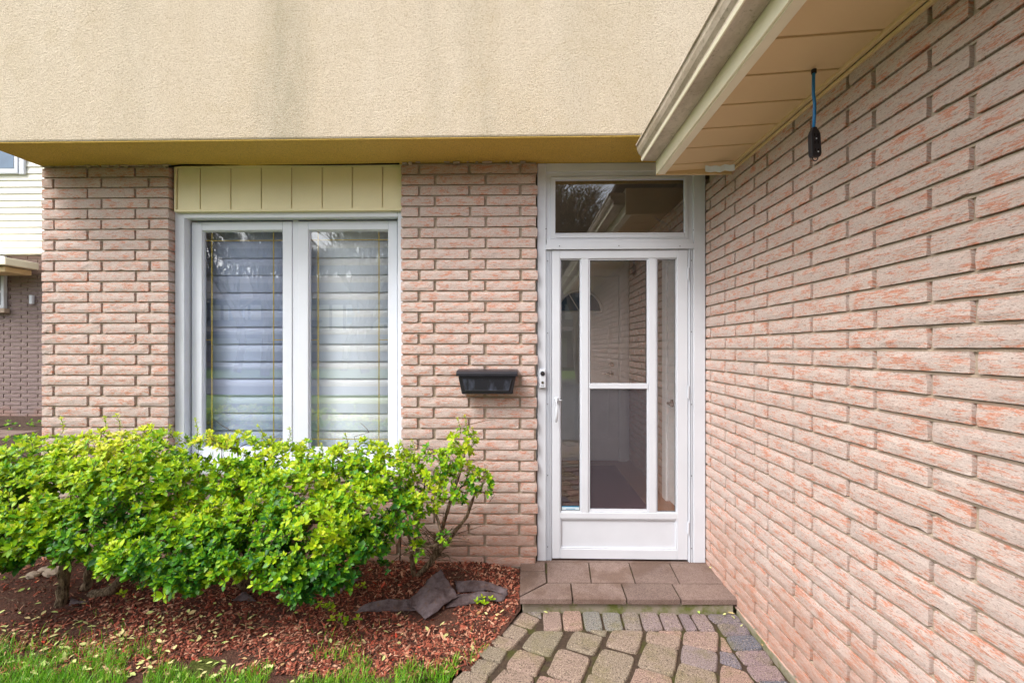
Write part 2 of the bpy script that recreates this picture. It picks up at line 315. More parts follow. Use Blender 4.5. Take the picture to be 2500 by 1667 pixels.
def brick_wall(name, o, ud, nd, ulo, uhi, zlo, zhi, zj, jointA, jointB, L, label=None, parent=house, mat='brick', hole=None, back=.07, holdback=(0.012, 0.012), course=COURSE, hb=HB, mback=.2):
    """jointA / jointB: position of one vertical joint in even / odd courses; zj: bottom of course 0"""
    mb = MB(); k0 = math.floor((zlo - zj) / course) - 1; k1 = math.ceil((zhi - zj) / course) + 1
    for k in range(k0, k1):
        z0 = max(zj + k * course, zlo); z1 = min(zj + k * course + hb, zhi)
        if z1 - z0 < 0.008: continue
        j = jointA if k % 2 == 0 else jointB; a = j + math.floor((ulo - j) / L) * L
        while a < uhi:
            jj = .004 * math.sin(a * 37 + k * 3); u0 = a + 0.006 + jj; u1 = a + L - 0.006 + jj; a += L
            segs = [(u0, u1)]
            if hole and z1 > hole[2] and z0 < hole[3]:
                segs = [(u0, min(u1, hole[0])), (max(u0, hole[1]), u1)]
            for s0, s1 in segs:
                s0, s1 = max(s0, ulo), min(s1, uhi)
                if s1 - s0 > 0.015:
                    add_brick(mb, o, ud, nd, s0, s1, z0, z1, back)
    w = mb.build(name, M[mat], parent)
    if label: w['label'] = label
    # raked mortar: slab set back
    m2 = MB(); a, b = ulo + holdback[0], uhi - holdback[1]
    spans = [(a, b, zlo, zhi)] if not hole else [(a, hole[0] - .01, zlo, zhi), (hole[1] + .01, b, zlo, zhi), (hole[0] - .009, hole[1] + .009, hole[3] + .005, zhi)]
    for a, b, c0, c1 in spans:
        if b - a < .02 or c1 - c0 < .02: continue
        p = [o + ud * a - nd * 0.014, o + ud * b - nd * 0.014, o + ud * b - nd * mback, o + ud * a - nd * mback]
        m2.prism([Vector((q.x, q.y, c0)) for q in p], (0, 0, c1 - c0))
        k = k0
        while zj + k * course < c1:      # raked bed joints: mortar stands 3 mm below each brick's bottom edge
            za, zb = zj + (k - 1) * course + hb + .0005, zj + k * course - .0040; k += 1
            if za > c0 + .001 and zb < c1:
                q = [o + ud * a - nd * 0.0070, o + ud * b - nd * 0.0070, o + ud * b - nd * 0.0139, o + ud * a - nd * 0.0139]
                m2.prism([Vector((r.x, r.y, za)) for r in q], (0, 0, zb - za))
    m2.build('mortar', M['mortar'], w)
    return w
X_, Y_ = Vector((1, 0, 0)), Vector((0, 1, 0))
jA, jB = PY(1061, 850, YB).x, PY(1022, 850, YB).x
fo = Vector((0, YB, 0))
ja1, jb1 = PY(131, 850, YB).x, PY(214, 850, YB).x
kp = round((CAMZ + (850 - 449.4) / F * 3.0 - ZJ) / COURSE)
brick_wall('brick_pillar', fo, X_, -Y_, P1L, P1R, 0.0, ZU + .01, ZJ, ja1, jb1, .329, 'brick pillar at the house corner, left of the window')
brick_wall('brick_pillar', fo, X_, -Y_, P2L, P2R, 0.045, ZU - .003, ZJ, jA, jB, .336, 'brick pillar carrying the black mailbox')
WSILL = PY(700, 1157, YB).z
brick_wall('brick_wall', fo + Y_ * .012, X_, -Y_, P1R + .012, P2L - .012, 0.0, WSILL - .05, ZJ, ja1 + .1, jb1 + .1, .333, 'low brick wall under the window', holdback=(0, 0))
bx(P1R + .002, P2L - .002, YB - .004, YB + .2, WSILL - .048, WSILL - .002).build('stone_sill', M['found'], house, .004)
bx(PY(900,850,YB).x, P2R - .002, YB + .004, YB + .2, -.1, .0425).build('foundation', M['found'], house)
bx(XL + .03, 0.0, YB + .25, YB + .27, 0, ZU).build('backing_wall', M['interior'], house)
# wing wall
jw = [PX(u, 850, XW).y for u in (1770.8, 2271.9)]; LW = (jw[0] - jw[1]) / 4
jwB = PX(1700 + 735 / 2.614, 860, XW).y
ZJW = CAMZ + 0.0015; kk = 0
wo = Vector((XW, 0, 0)); ZSW = 1.043 + CAMZ
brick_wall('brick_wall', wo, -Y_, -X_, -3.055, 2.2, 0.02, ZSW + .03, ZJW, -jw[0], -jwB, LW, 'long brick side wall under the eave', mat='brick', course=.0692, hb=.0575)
bx(XW - .004, XW + .2, -2.2, 2.6, -.1, .03).build('foundation', M['concrete'], house, .006)
# vestibule brick wall behind the storm door, with its side door
ZFL = .215; YV = 5.22; SD0, SD1 = 3.10, 3.93; ZC = 2.62
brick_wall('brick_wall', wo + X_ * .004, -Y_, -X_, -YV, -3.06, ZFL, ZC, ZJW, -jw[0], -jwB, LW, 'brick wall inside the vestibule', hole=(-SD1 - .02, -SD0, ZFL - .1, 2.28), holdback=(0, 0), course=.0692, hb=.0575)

# ---------------------------------------------------------------- upper storey
def wall_grid(name, mat, x0, x1, y, z0, z1, parent, label=None):
    mb = MB(); mb.box(x0, x1, y, y + .3, z0, z1); o = mb.build(name, mat, parent, .012)
    if label: o['label'] = label
    return o
wall_grid('stucco_wall', M['stucco'], XL - .01, XW + 3.0, YS, ZU + .004, 5.6, house, 'cream stucco upper wall with grey rain streaks')
bx(XL - .01, XL + .2, YS + .305, 8, ZU + .004, 5.6).build('stucco_wall', M['stucco'], house)
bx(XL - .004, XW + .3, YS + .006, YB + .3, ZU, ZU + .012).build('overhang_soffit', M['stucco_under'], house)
bx(XL + .02, XL + .12, YB + .07, 8, 0, ZU).build('side_wall', M['mortar'], house)
mb = MB(); mb.prism([Vector((XL - .4, YS - .4, 5.5)), Vector((XL - .4, 4.7, 5.5)), Vector((XL - .4, 4.7, 6.6))], (9, 0, 0)); mb.build('roof', M['shingle'], house)  # cut short, out of view, so sky light falls into the hall

# ragged mortar smears under the overhang
mb = MB()
for k in range(26):
    x = random.choice([random.uniform(P1L + .3, P1R), random.uniform(P2L, P2R)]); w = random.uniform(.01, .05); h = random.uniform(.006, .02)
    bx(x, x + w, YB - .012 - random.uniform(0, .01), YB - .002, ZU - h, ZU - .002).build('mortar_smear', M['found'], house, .003)
mb = MB(); mb.tube([PY(405, 408, YB - .008), PY(440, 404, YB - .008), PY(600, 401.5, YB + .02), PY(800, 402, YB + .02), PY(975, 400, YB + .01)], .006, 6)
mb.build('cable', M['dark'], house)

# ---------------------------------------------------------------- board panel over the window
a, b = PY(429, 408, YB + .03), PY(978, 513.6, YB + .03)
YP = YB + .035
xe = [PY(400 + x / 2.118, 850, YP).x for x in (68, 188, 346, 504, 661, 819, 975, 1131, 1235)]
zt, zb = a.z + .01, b.z
pn = MB(); pn.box(xe[0], xe[-1], YP + .012, YP + .03, zb, zt)
for k in range(8): pn.box(xe[k] + .0035, xe[k + 1] - .0035, YP, YP + .0115, zb + .017, zt - .017)
panel = pn.build('window_panel', M['cream_paint'], house, .003)
tr = MB(); tr.box(xe[0], xe[-1], YP - .008, YP + .0112, zb, zb + .0165); tr.box(xe[0], xe[-1], YP - .008, YP + .0112, zt - .0165, zt); tr.box(xe[0] - .014, xe[0] - .0005, YP - .009, YP + .02, zb, zt)
tr.build('panel_trim', M['cream_paint'], panel, .002)

# ---------------------------------------------------------------- window
def frame_mb(x0, x1, z0, z1, w, y0, y1, wt=None, wb=None):
    wt = wt or w; wb = wb or w; mb = MB()
    mb.box(x0, x0 + w, y0, y1, z0, z1); mb.box(x1 - w, x1, y0, y1, z0, z1)
    mb.box(x0 + w, x1 - w, y0, y1, z1 - wt, z1); mb.box(x0 + w, x1 - w, y0, y1, z0, z0 + wb); return mb
YW = YB + .055; YSH = YB + .11
wx0, wx1 = PY(427, 850, YW).x, PY(984, 850, YW).x; wz1, wz0 = PY(700, 514.5, YW).z, PY(700, 1152, YW).z
ix0, ix1 = PY(449.6, 850, YW).x, PY(971, 850, YW).x
win = MB()
win.box(wx0, ix0, YW, YSH + .02, wz0, wz1); win.box(ix1, wx1, YW, YSH + .02, wz0, wz1)
win.box(ix0, ix1, YW, YSH + .02, PY(700, 531, YW).z, wz1); zsb = PY(700, 1122, YSH).z
win.box(ix0, ix1, YW - .012, YSH + .02, wz0, zsb)
win.box(PY(713.3, 850, YSH).x, PY(727, 850, YSH).x, YSH + .006, YSH + .03, zsb, PY(700, 531, YW).z)
window = win.build('window', M['white_rough'], house, .003)
window['label'] = 'double white casement window with thin brass bars in the glass'
bx(wx0 + .02, wx1 - .02, YW - .06, YW - .013, wz0 - .004, wz0 + .02).build('window_sill', M['white_rough'], window, .004)
zst = PY(700, 540.5, YSH).z; YG = YSH + .022
for (s0, s1, p0, p1, g) in ((467.5, 713, 493, 690, (517, 667.7)), (727, 970, 752.7, 948, (776.3, 925))):
    X0, X1 = PY(s0, 850, YSH).x, PY(s1, 850, YSH).x; A, B = PY(p0, 850, YSH).x, PY(p1, 850, YSH).x
    zt_, zb_ = PY(700, 562, YSH).z, PY(700, 1094, YSH).z
    mb = MB(); mb.box(X0, A, YSH, YSH + .045, zsb, zst); mb.box(B, X1, YSH, YSH + .045, zsb, zst)
    mb.box(A, B, YSH, YSH + .045, zt_, zst); mb.box(A, B, YSH, YSH + .045, zsb, zb_)
    sash = mb.build('sash', M['white_rough'], window, .005)
    # glazing bead
    e = .006; fb = frame_mb(A - .0005, B + .0005, zb_ - .0005, zt_ + .0005, e, YSH + .012, YSH + .03); fb.build('glazing_bead', M['white_rough'], window, .001)
    bx(A, B, YG, YG + .004, zb_, zt_).build('pane', M['glass'], window)
    gm = MB(); yy = YG + .010; gw = .0028
    zA, zM, zB = PY(700, 586.8, yy).z, PY(700, 829.5, yy).z, PY(700, 1071, yy).z
    gx = [PY(q, 850, yy).x for q in g]
    for q in gx: gm.box(q - gw, q + gw, yy, yy + .005, zb_, zt_)
    for zz in (zA, zB): gm.box(A, B, yy - .0025, yy + .0025, zz - gw * .8, zz + gw * .8)
    gm.box(A, gx[0], yy + .001, yy + .0045, zM - gw * .8, zM + gw * .8); gm.box(gx[1], B, yy + .001, yy + .0045, zM - gw * .8, zM + gw * .8)
    gm.build('grille_bar', M['gold'], window)
    # soft-vane blind behind the pane
    left = s0 < 500; bm_ = MB(); yb = YG + .085; zz = zt_ + .20; p = 43.4 / F * 3.15; n = 0
    while zz > zb_ - .1:
        prof = [(0, 0), (-.002, -.42 * p), (-.0025, -.5 * p), (-.006, -.95 * p), (-.0065, -1.03 * p)]
        i0 = len(bm_.v)
        for q_, (dy, dz) in enumerate(prof):
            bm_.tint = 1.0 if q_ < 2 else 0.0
            bm_.vert((X0 - .03, yb + dy + (n % 2) * .001, zz + dz)); bm_.vert((X1 + .03, yb + dy + (n % 2) * .001, zz + dz))
        for k in range(len(prof) - 1): bm_.f.append((i0 + 2 * k, i0 + 2 * k + 1, i0 + 2 * k + 3, i0 + 2 * k + 2))
        zz -= p; n += 1
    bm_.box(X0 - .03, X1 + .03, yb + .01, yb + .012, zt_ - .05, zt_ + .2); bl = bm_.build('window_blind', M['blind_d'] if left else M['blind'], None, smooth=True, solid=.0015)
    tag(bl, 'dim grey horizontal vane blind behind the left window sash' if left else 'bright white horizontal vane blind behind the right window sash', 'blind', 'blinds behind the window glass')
bx(ix0 - .1, ix1 + .05, YG + .14, YG + .15, wz0, wz1).build('room_wall', M['interior'], house)

# ---------------------------------------------------------------- door frame, transom, storm door
fx0, fx1 = PY(1311, 850, YF).x + .003, XW - .006; fzt = ZU - .002
ax0, ax1 = PY(1333, 850, YF).x, PY(1693, 850, YF).x
fr = MB(); T = .1
fr.box(fx0, ax0, YF, YF + T, ZSTEP + .002, fzt); fr.box(ax1, fx1, YF - .004, YF + T, ZSTEP + .002, fzt)
fr.box(ax0, ax1, YF, YF + T, PY(1500, 418, YF).z, fzt)
dframe = fr.build('door_frame', M['white'], house, .003)
z0b, z1b = PY(1500, 608.5, YF).z, PY(1500, 596, YF).z
mb = MB(); mb.box(ax0, ax1, YF - .008, YF + .06, z0b, z1b); mb.box(ax0 + .004, ax1 - .004, YF - .002, YF + .06, z1b, PY(1500, 584, YF).z)
for k in range(3): mb.box(PY(1363 + k * 147, 850, YF).x, PY(1364.8 + k * 147, 850, YF).x, YF - .0095, YF - .0085, z0b + .012, z0b + .015)
mb.build('transom_bar', M['white'], dframe, .002)
tx0, tx1 = PY(1345, 850, YF).x, PY(1680, 850, YF).x; tz1, tz0 = PY(1500, 430, YF).z, PY(1500, 583, YF).z
mb = frame_mb(ax0, ax1, tz0, PY(1500, 417, YF).z, tx0 - ax0, YF + .012, YF + .06, .03, .001); mb.build('transom_jamb', M['white'], dframe, .002)
gx0, gx1 = PY(1356, 850, YF).x, PY(1672, 850, YF).x; gz1, gz0 = PY(1500, 437.5, YF).z, PY(1500, 568, YF).z
mb = MB(); mb.box(tx0, gx0, YF + .004, YF + .03, tz0, tz1); mb.box(gx1, tx1, YF + .004, YF + .03, tz0, tz1); mb.box(gx0, gx1, YF + .004, YF + .03, gz1, tz1); mb.box(gx0, gx1, YF + .004, YF + .03, tz0, gz0)
mb.box(gx0, gx1, YF, YF + .0038, tz0 + .008, tz0 + .012); mb.box(gx0, gx1, YF, YF + .0038, gz0 - .008, gz0 - .004)
mb.build('transom_frame', M['white'], dframe, .0015)
bx(gx0, gx1, YF + .016, YF + .02, gz0, gz1).build('transom_pane', M['doorglass'], dframe)
# ribs on the jambs
mb = MB()
for q in (1336, 1340, 1344): mb.box(PY(q, 850, YF).x - .002, PY(q, 850, YF).x + .002, YF + .002, YF + .02, ZSTEP + .002, z0b)
for q in (1684, 1688.5): mb.box(PY(q, 850, YF).x - .0025, PY(q, 850, YF).x + .0025, YF - .002, YF + .02, ZSTEP + .002, z0b)
mb.box(PY(1691, 850, YF).x, ax1 - .0003, YF + .001, YF + .02, ZSTEP + .002, z0b)
mb.build('jamb_rib', M['white'], dframe, .001)
mb = MB()
for (u, v) in ((1337, 637), (1337, 813), (1337, 986), (1337, 1160), (1337, 1334), (1688, 636), (1688, 810), (1688, 987), (1688, 1161), (1688, 1338), (1333, 559), (1693, 562), (1366, 601), (1511, 600), (1660, 601)):
    mb = MB(); mb.disc(PY(u, v, YF - (.0085 if 1350 < u < 1675 else .001)), (0, -1, 0), .0034, .0015, 8); mb.build('screw', M['rubber'], dframe)
bx(PY(1333.2, 850, YF).x, PY(1347.4, 850, YF).x, YF + .010, YF + .05, ZSTEP + .003, z0b - .001).build('jamb_back', M['white'], dframe)
bx(PY(1681.2, 850, YF).x, PY(1692.8, 850, YF).x, YF + .008, YF + .05, ZSTEP + .003, z0b - .001).build('jamb_back', M['white'], dframe)
# storm door
dz1, dz0 = PY(1500, 610, YF).z, PY(1500, 1365, YF).z
sx = [PY(q, 850, YF).x for q in (1348, 1367.5, 1419, 1437, 1584.5, 1603.5, 1654, 1680)]
zz = [PY(1500, q, YF).z for q in (630.5, 936, 949, 1252, 1267, 1341)]
YD0, YD1 = YF + .004, YF + .038
mb = MB()
mb.box(sx[0], sx[1], YD0, YD1, dz0, dz1); mb.box(sx[6], sx[7], YD0, YD1, dz0, dz1)
mb.box(sx[1], sx[6], YD0, YD1, zz[0], dz1); mb.box(sx[1], sx[6], YD0, YD1, zz[4], zz[3]); mb.box(sx[1], sx[6], YD0, YD1, dz0, zz[5])
mb.box(sx[2], sx[3], YD0 + .002, YD1, zz[3], zz[0]); mb.box(sx[4], sx[5], YD0 + .002, YD1, zz[3], zz[0])
sdoor = mb.build('storm_door', M['white'], house, .003); sdoor['label'] = 'white aluminium storm door with three glass lights and a kick panel'
bx(sx[1], sx[6], YD0 + .014, YD0 + .03, zz[5], zz[4]).build('kick_panel', M['white'], sdoor)
frame_mb(sx[1] + .0003, sx[6] - .0003, zz[5] + .0003, zz[4] - .0003, .008, YD0 + .004, YD0 + .0135).build('panel_bead', M['white'], sdoor, .002)
for a, b in ((1, 2), (3, 4), (5, 6)):
    top = zz[0]; mbf = frame_mb(sx[a] + .0004, sx[b] - .0004, zz[3] + .0004, zz[0] - .0004, .0075 if a != 3 else .011, YD0 + .008, YD0 + .03)
    if a == 3: mbf.box(sx[3] + .004, sx[4] - .004, YD0 + .003, YD0 + .028, zz[2], zz[1])
    mbf.build('glass_frame', M['white'], sdoor, .0018)
    if a == 3:
        bx(sx[a], sx[b], YD0 + .018, YD0 + .021, zz[1] + .0, zz[0]).build('pane', M['doorglass'], sdoor)
        bx(sx[a], sx[b], YD0 + .0155, YD0 + .0165, zz[3], zz[2]).build('insect_screen', M['screen'], sdoor)
        bx(sx[3] + .011, sx[4] - .011, YD0 + .010, YD0 + .017, zz[3] + .010, zz[3] + .022).build('screen_rail', M['white'], sdoor)
    frame_mb(sx[a] + (.0115 if a == 3 else .008), sx[b] - (.0115 if a == 3 else .008), zz[3] + .008, zz[0] - (.0115 if a == 3 else .008), .0028, YD0 + .011, YD0 + .0152).build('gasket', M['rubber'], sdoor)
    if a != 3: bx(sx[a], sx[b], YD0 + .018, YD0 + .021, zz[3], zz[0]).build('pane', M['doorglass'], sdoor)
for v in (668, 957, 1288):
    c = PY(1680.5, v, YF - .004); mb = MB(); mb.tube([c + Vector((0, 0, -.04)), c + Vector((0, 0, .04))], .0055, 8)
    for dz in (-.025, 0, .02): mb.tube([c + Vector((0, 0, dz)), c + Vector((0, 0, dz + .004))], .0065, 8)
    mb.build('hinge', M['white'], sdoor, smooth=False)
mb = MB(); c0, c1 = PY(1358.5, 974, YF), PY(1357, 1027, YF)
mb.box(c0.x - .012, c0.x + .012, YF - .008, YF + .0035, c0.z - .012, c0.z + .008)
mb.tube([c0 + Vector((0, -.008, .004)), c0 + Vector((0, -.035, -.012)), c0 + Vector((-.002, -.042, -.05)), c0 + Vector((-.001, -.040, -.10)), c1 + Vector((0, -.03, .006)), c1 + Vector((0, -.026, -.004))], [.008, .009, .010, .010, .008, .005], 10)
mb.tube([c0 + Vector((.015, -.006, -.006)), c0 + Vector((.04, -.004, -.008))], .0035, 8)
mb.build('handle', M['white'], sdoor, smooth=True)
bx(fx0, fx1, YF - .012, YF + .2, ZSTEP - .03, ZSTEP + .0018).build('threshold', M['slab'], dframe)

# ---------------------------------------------------------------- vestibule
VX0 = 0.06
mb = MB(); mb.box(VX0, XW + .1, YF + .11, YV + .1, ZFL - .08, ZFL); mb.build('vestibule_floor', M['floor'], house)
mb = MB(); mb.box(VX0 - .08, VX0, YF + .1, 3.2, ZFL, ZC); mb.box(VX0 - .08, VX0, 5.1, YV + .1, ZFL, ZC); mb.box(VX0 - .08, VX0, 3.2, 5.1, 2.55, ZC); mb.build('vestibule_wall', M['interior'], house)  # left side opened wide, out of view, to let sky light in
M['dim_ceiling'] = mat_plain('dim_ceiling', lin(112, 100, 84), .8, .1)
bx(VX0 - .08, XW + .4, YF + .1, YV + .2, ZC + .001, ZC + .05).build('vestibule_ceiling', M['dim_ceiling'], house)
bx(VX0, XW + .1, YV, YV + .1, ZFL, ZC).build('vestibule_wall', M['indoor'], house)
bx(XW + .26, XW + .3, 3.0, YV + .1, 0, ZC).build('vestibule_backing', M['dark'], house)
bx(XL + .13, VX0 - .09, YB + .3, 8.2, ZFL - .08, ZFL).build('hall_bounce_floor', M['indoor'], house)  # unseen white floor, added to bounce sky light into the vestibule
# inner entrance door
DX1 = PY(1509, 850, YV).x; DX0 = DX1 - .88; dzb = ZFL + .03; dzt = dzb + 2.06
idoor = bx(DX0, DX1, YV - .03, YV - .002, dzb, dzt).build('entrance_door', M['indoor'], house, .003)
mb = MB(); mb.box(DX1 + .004, DX1 + .09, YV - .05, YV - .002, ZFL, dzt + .09); mb.box(DX0 - .09, DX0 - .004, YV - .05, YV - .002, ZFL, dzt + .09); mb.box(DX0 - .004, DX1 + .004, YV - .05, YV - .002, dzt + .004, dzt + .09)
mb.box(DX1 + .02, DX1 + .05, YV - .056, YV - .051, ZFL, dzt + .05); mb.build('door_casing', M['indoor'], idoor, .004)
for (a, b, c, d) in ((.10, .40, .2, .85), (.48, .78, .2, .85), (.10, .40, 1.0, 1.5), (.48, .78, 1.0, 1.5)):
    frame_mb(DX0 + a, DX0 + b, dzb + c, dzb + d, .022, YV - .038, YV - .0305).build('raised_panel', M['indoor'], idoor, .003)
cx, cz = DX0 + .44, dzb + 1.66
mb = MB()
pts = [Vector((cx + .25 * math.cos(t), YV - .037, cz + .25 * math.sin(t))) for t in np.linspace(0, math.pi, 17)]
mb.tube(pts, .016, 6); mb.tube([pts[0], pts[-1]], .014, 6)
for t in (.33, .5, .67): mb.tube([Vector((cx, YV - .036, cz)), Vector((cx + .25 * math.cos(math.pi * t), YV - .036, cz + .25 * math.sin(math.pi * t)))], .006, 6)
mb.build('fanlight_frame', M['indoor'], idoor)
mb = MB(); mb.prism([Vector((cx + .24 * math.cos(t), YV - .0315, cz + .24 * math.sin(t))) for t in np.linspace(0, math.pi, 17)], (0, -.003, 0)); mb.build('fanlight_pane', M['nwindow'], idoor)
for v, r in ((890, .03), (912, .03)):
    c = PY(1492, v, YV - .03); mb = MB(); mb.disc(c, (0, -1, 0), r, .014, 20)
    if v > 900: mb.tube([c, c + Vector((0, -.05, 0)), c + Vector((-.04, -.055, 0)), c + Vector((-.11, -.05, .004))], [.012, .012, .010, .007], 8)
    mb.build('handle' if v > 900 else 'deadbolt', M['chrome'], idoor)
# side door in the brick wall
sd_ = bx(XW + .006, XW + .04, SD0, SD1 - .09, ZFL + .02, 2.2).build('side_door', M['indoor'], house, .003)
mb = MB(); mb.box(XW - .012, XW + .12, SD1 - .088, SD1 + .015, ZFL, 2.27); mb.box(XW - .012, XW + .12, SD0, SD1 - .09, 2.2, 2.27);
mb.build('door_casing', M['indoor'], sd_, .005)
c = Vector((XW + .006, 3.72, PX(1637, 983, XW).z)); mb = MB(); mb.disc(c, (-1, 0, 0), .03, .012, 18); mb.tube([c, c + Vector((-.04, 0, 0)), c + Vector((-.045, -.05, 0)), c + Vector((-.042, -.11, -.004))], [.011, .011, .009, .007], 8)
mb.build('handle', M['rubber'], sd_)
tag(bx(.22, 1.0, 3.45, 4.95, ZFL + .001, ZFL + .014).build('door_mat', M['mat'], None, .004), 'dark red mat on the vestibule floor behind the storm door', 'mat')

# ---------------------------------------------------------------- eave of the wing
YE0, YE1 = -2.5, 2.66
hz = lambda h: CAMZ + h
# soffit panels, sloping slightly
jn = [1.717 - .2065 * k for k in range(-5, 22)]
sf = MB(); X0s, X1s, H0, H1 = .815, XW - .012, 1.017, 1.040
for k in range(-5, 21):
    y1 = min(1.717 + .2065 * (k + 1), YE1 - .012) if True else 0; y0 = 1.717 + .2065 * k
    y1 = min(y0 + .2065, YE1 - .012)
    if y1 - y0 < .02: continue
    g = .011
    sf.prism([Vector((X0s, y0 + g, hz(H0))), Vector((X1s, y0 + g, hz(H1))), Vector((X1s, y0 + g, hz(H1) + .012)), Vector((X0s, y0 + g, hz(H0) + .012))], (0, y1 - y0 - g, 0))
for k in range(-20, -5):
    y0 = 1.717 + .2065 * k
    sf.prism([Vector((X0s, y0 + .008, hz(H0))), Vector((X1s, y0 + .008, hz(H1))), Vector((X1s, y0 + .008, hz(H1) + .012)), Vector((X0s, y0 + .008, hz(H0) + .012))], (0, .1985, 0))
sf.prism([Vector((X0s, -2.4, hz(H0) + .0125)), Vector((X1s, -2.4, hz(H1) + .0125)), Vector((X1s, -2.4, hz(H1) + .02)), Vector((X0s, -2.4, hz(H0) + .02))], (0, YE1 + 2.39, 0))
soff = sf.build('eave_soffit', M['soffit'], house, .002)
mb = MB(); mb.box(XW - .03, XW - .0115, YE0, YE1 - .012, hz(H1) - .012, hz(H1) + .003); mb.box(XW - .011, XW + .001, YE0, YE1 - .02, hz(H1) - .028, hz(H1) - .014)
mb.build('soffit_trim', M['soffit'], soff, .002)
mb = MB(); mb.box(.775, XW - .005, YE1 - .0115, YE1 + .004, hz(1.003), hz(1.20)); mb.build('end_board', M['soffit'], soff, .002)
# torn flashing at the end
mb = MB(); g = []
for i in range(7):
    row = []
    for j in range(4):
        p = PY(1722 + i * 12, 404 + j * 5 + (i % 2) * 2 - (3 if i > 3 else 0), 2.56 - .015 * i + .006 * j); p.z = min(p.z, hz(1.022) + .004 * random.random()); row.append(mb.vert(p))
    g.append(row)
for i in range(6):
    for j in range(3): mb.f.append((g[i][j], g[i + 1][j], g[i + 1][j + 1], g[i][j + 1]))
mb.build('flashing', M['white'], soff, solid=.002)
# fascia
mb = MB(); mb.box(.773, .781, YE0, YE1, hz(1.008), hz(1.20)); mb.box(.7815, .822, YE0, YE1, hz(1.004), hz(1.0165))
mb.build('fascia', M['fascia'], house, .0015)
# gutter: K profile swept along y
prof = [(.770, 1.170), (.770, 1.078), (.689, 1.083), (.684, 1.090), (.686, 1.105), (.672, 1.118), (.662, 1.140), (.660, 1.160), (.652, 1.162), (.652, 1.172), (.662, 1.172)]
inner = [(.764, 1.170), (.764, 1.084), (.694, 1.088), (.691, 1.106), (.678, 1.122), (.668, 1.142), (.666, 1.168)]
mb = MB(); loop = prof + inner[::-1]
ny = 24; rings = []
for k in range(ny + 1):
    y = YE0 + (YE1 - .02 - YE0) * k / ny; wob = .002 * math.sin(y * 5)
    rings.append([mb.vert((x, y, hz(h) + wob)) for x, h in loop])
n = len(loop)
for k in range(ny):
    for j in range(n): mb.f.append((rings[k][j], rings[k][(j + 1) % n], rings[k + 1][(j + 1) % n], rings[k + 1][j]))
gut = mb.build('gutter', M['gutter'], house)
mb = MB(); mb.prism([Vector((x, YE1 - .0195, hz(h))) for x, h in prof[:-3] + [(.655, 1.172)]], (0, .006, 0)); mb.build('end_cap', M['gutter'], gut, .001)
mb = MB(); mb.prism([Vector((.686, YE0, hz(1.078))), Vector((.692, YE0, hz(1.078))), Vector((.692, YE0, hz(1.082))), Vector((.682, YE0, hz(1.090)))], (0, YE1 - .02 - YE0, 0)); mb.build('gutter_lip', M['fascia'], gut)
mb = MB(); mb.prism([Vector((.70, YE0, hz(1.21))), Vector((4.5, YE0, hz(1.21) + 1.3)), Vector((4.5, YE0, hz(1.25) + 1.3)), Vector((.70, YE0, hz(1.24)))], (0, YS - .002 - YE0, 0)); mb.build('roof', M['shingle'], house)
bx(XW + .01, XW + .25, -2.2, 3.0, ZSW + .03, ZSW + .25).build('backing_wall', M['mortar'], house)

# ---------------------------------------------------------------- blue cord
t = empty('extension_cord', 'blue extension cord with black socket block hanging from the eave', 'cord')
cp = PX(1986, 176, 1.086); YC = 1.70
pts = [PY(1987, 172, YC), PY(1986, 200, YC), PY(1986, 230, YC), PY(1989, 255, YC), PY(1988, 285, YC), PY(1986.5, 314, YC)]
mb = MB(); mb.tube(pts, .0055, 10); mb.build('cable', M['blue'], t, smooth=True)
mb = MB(); mb.disc(pts[0] + Vector((0, 0, -.012)), (0, 0, 1), .009, .014, 12); mb.build('grommet', M['rubber'], t)
p0 = PY(1986.5, 312, YC); p1 = PY(1990, 384, YC); dv = (p1 - p0); mb = MB()
def sec(c, w, d): return [c + Vector((-w, -d, 0)), c + Vector((w, -d, 0)), c + Vector((w, d, 0)), c + Vector((-w, d, 0))]
secs = [(0, .008, .008), (.08, .009, .009), (.12, .013, .010), (.24, .017, .012), (.9, .018, .012), (1.0, .015, .010)]
rr = [[mb.vert(q) for q in sec(p0 + dv * f, w, d)] for f, w, d in secs]
for k in range(len(rr) - 1):
    for j in range(4): mb.f.append((rr[k][j], rr[k + 1][j], rr[k + 1][(j + 1) % 4], rr[k][(j + 1) % 4]))
mb.f.append(tuple(rr[0])); mb.f.append(tuple(rr[-1][::-1])); blk = mb.build('socket_block', M['rubber'], t, .003)
mb = MB(); c = p0 + dv * 1.0
mb.tube([c + Vector((.010 * math.cos(a), 0, -.001 - .013 * math.sin(a))) for a in np.linspace(0, math.pi, 9)], .002, 6); mb.build('hanging_loop', M['rubber'], t)
mb = MB()
for f, q in ((.42, (-.0, 0)), (.86, (.004, 0))):
    c = p0 + dv * f + Vector((q[0], -.0125, 0)); bx(c.x - .002, c.x + .002, c.y - .001, c.y, c.z - .002, c.z + .002).build('socket_pin', M['white'], blk)
mb = MB()
for f in (.3, .55, .8):
    for dx in (-.006, .006):
        c = p0 + dv * f; mb.box(c.x + dx - .0012, c.x + dx + .0012, c.y - .0128, c.y - .0118, c.z - .005, c.z + .005)
mb.build('socket_slot', M['dark'], blk)

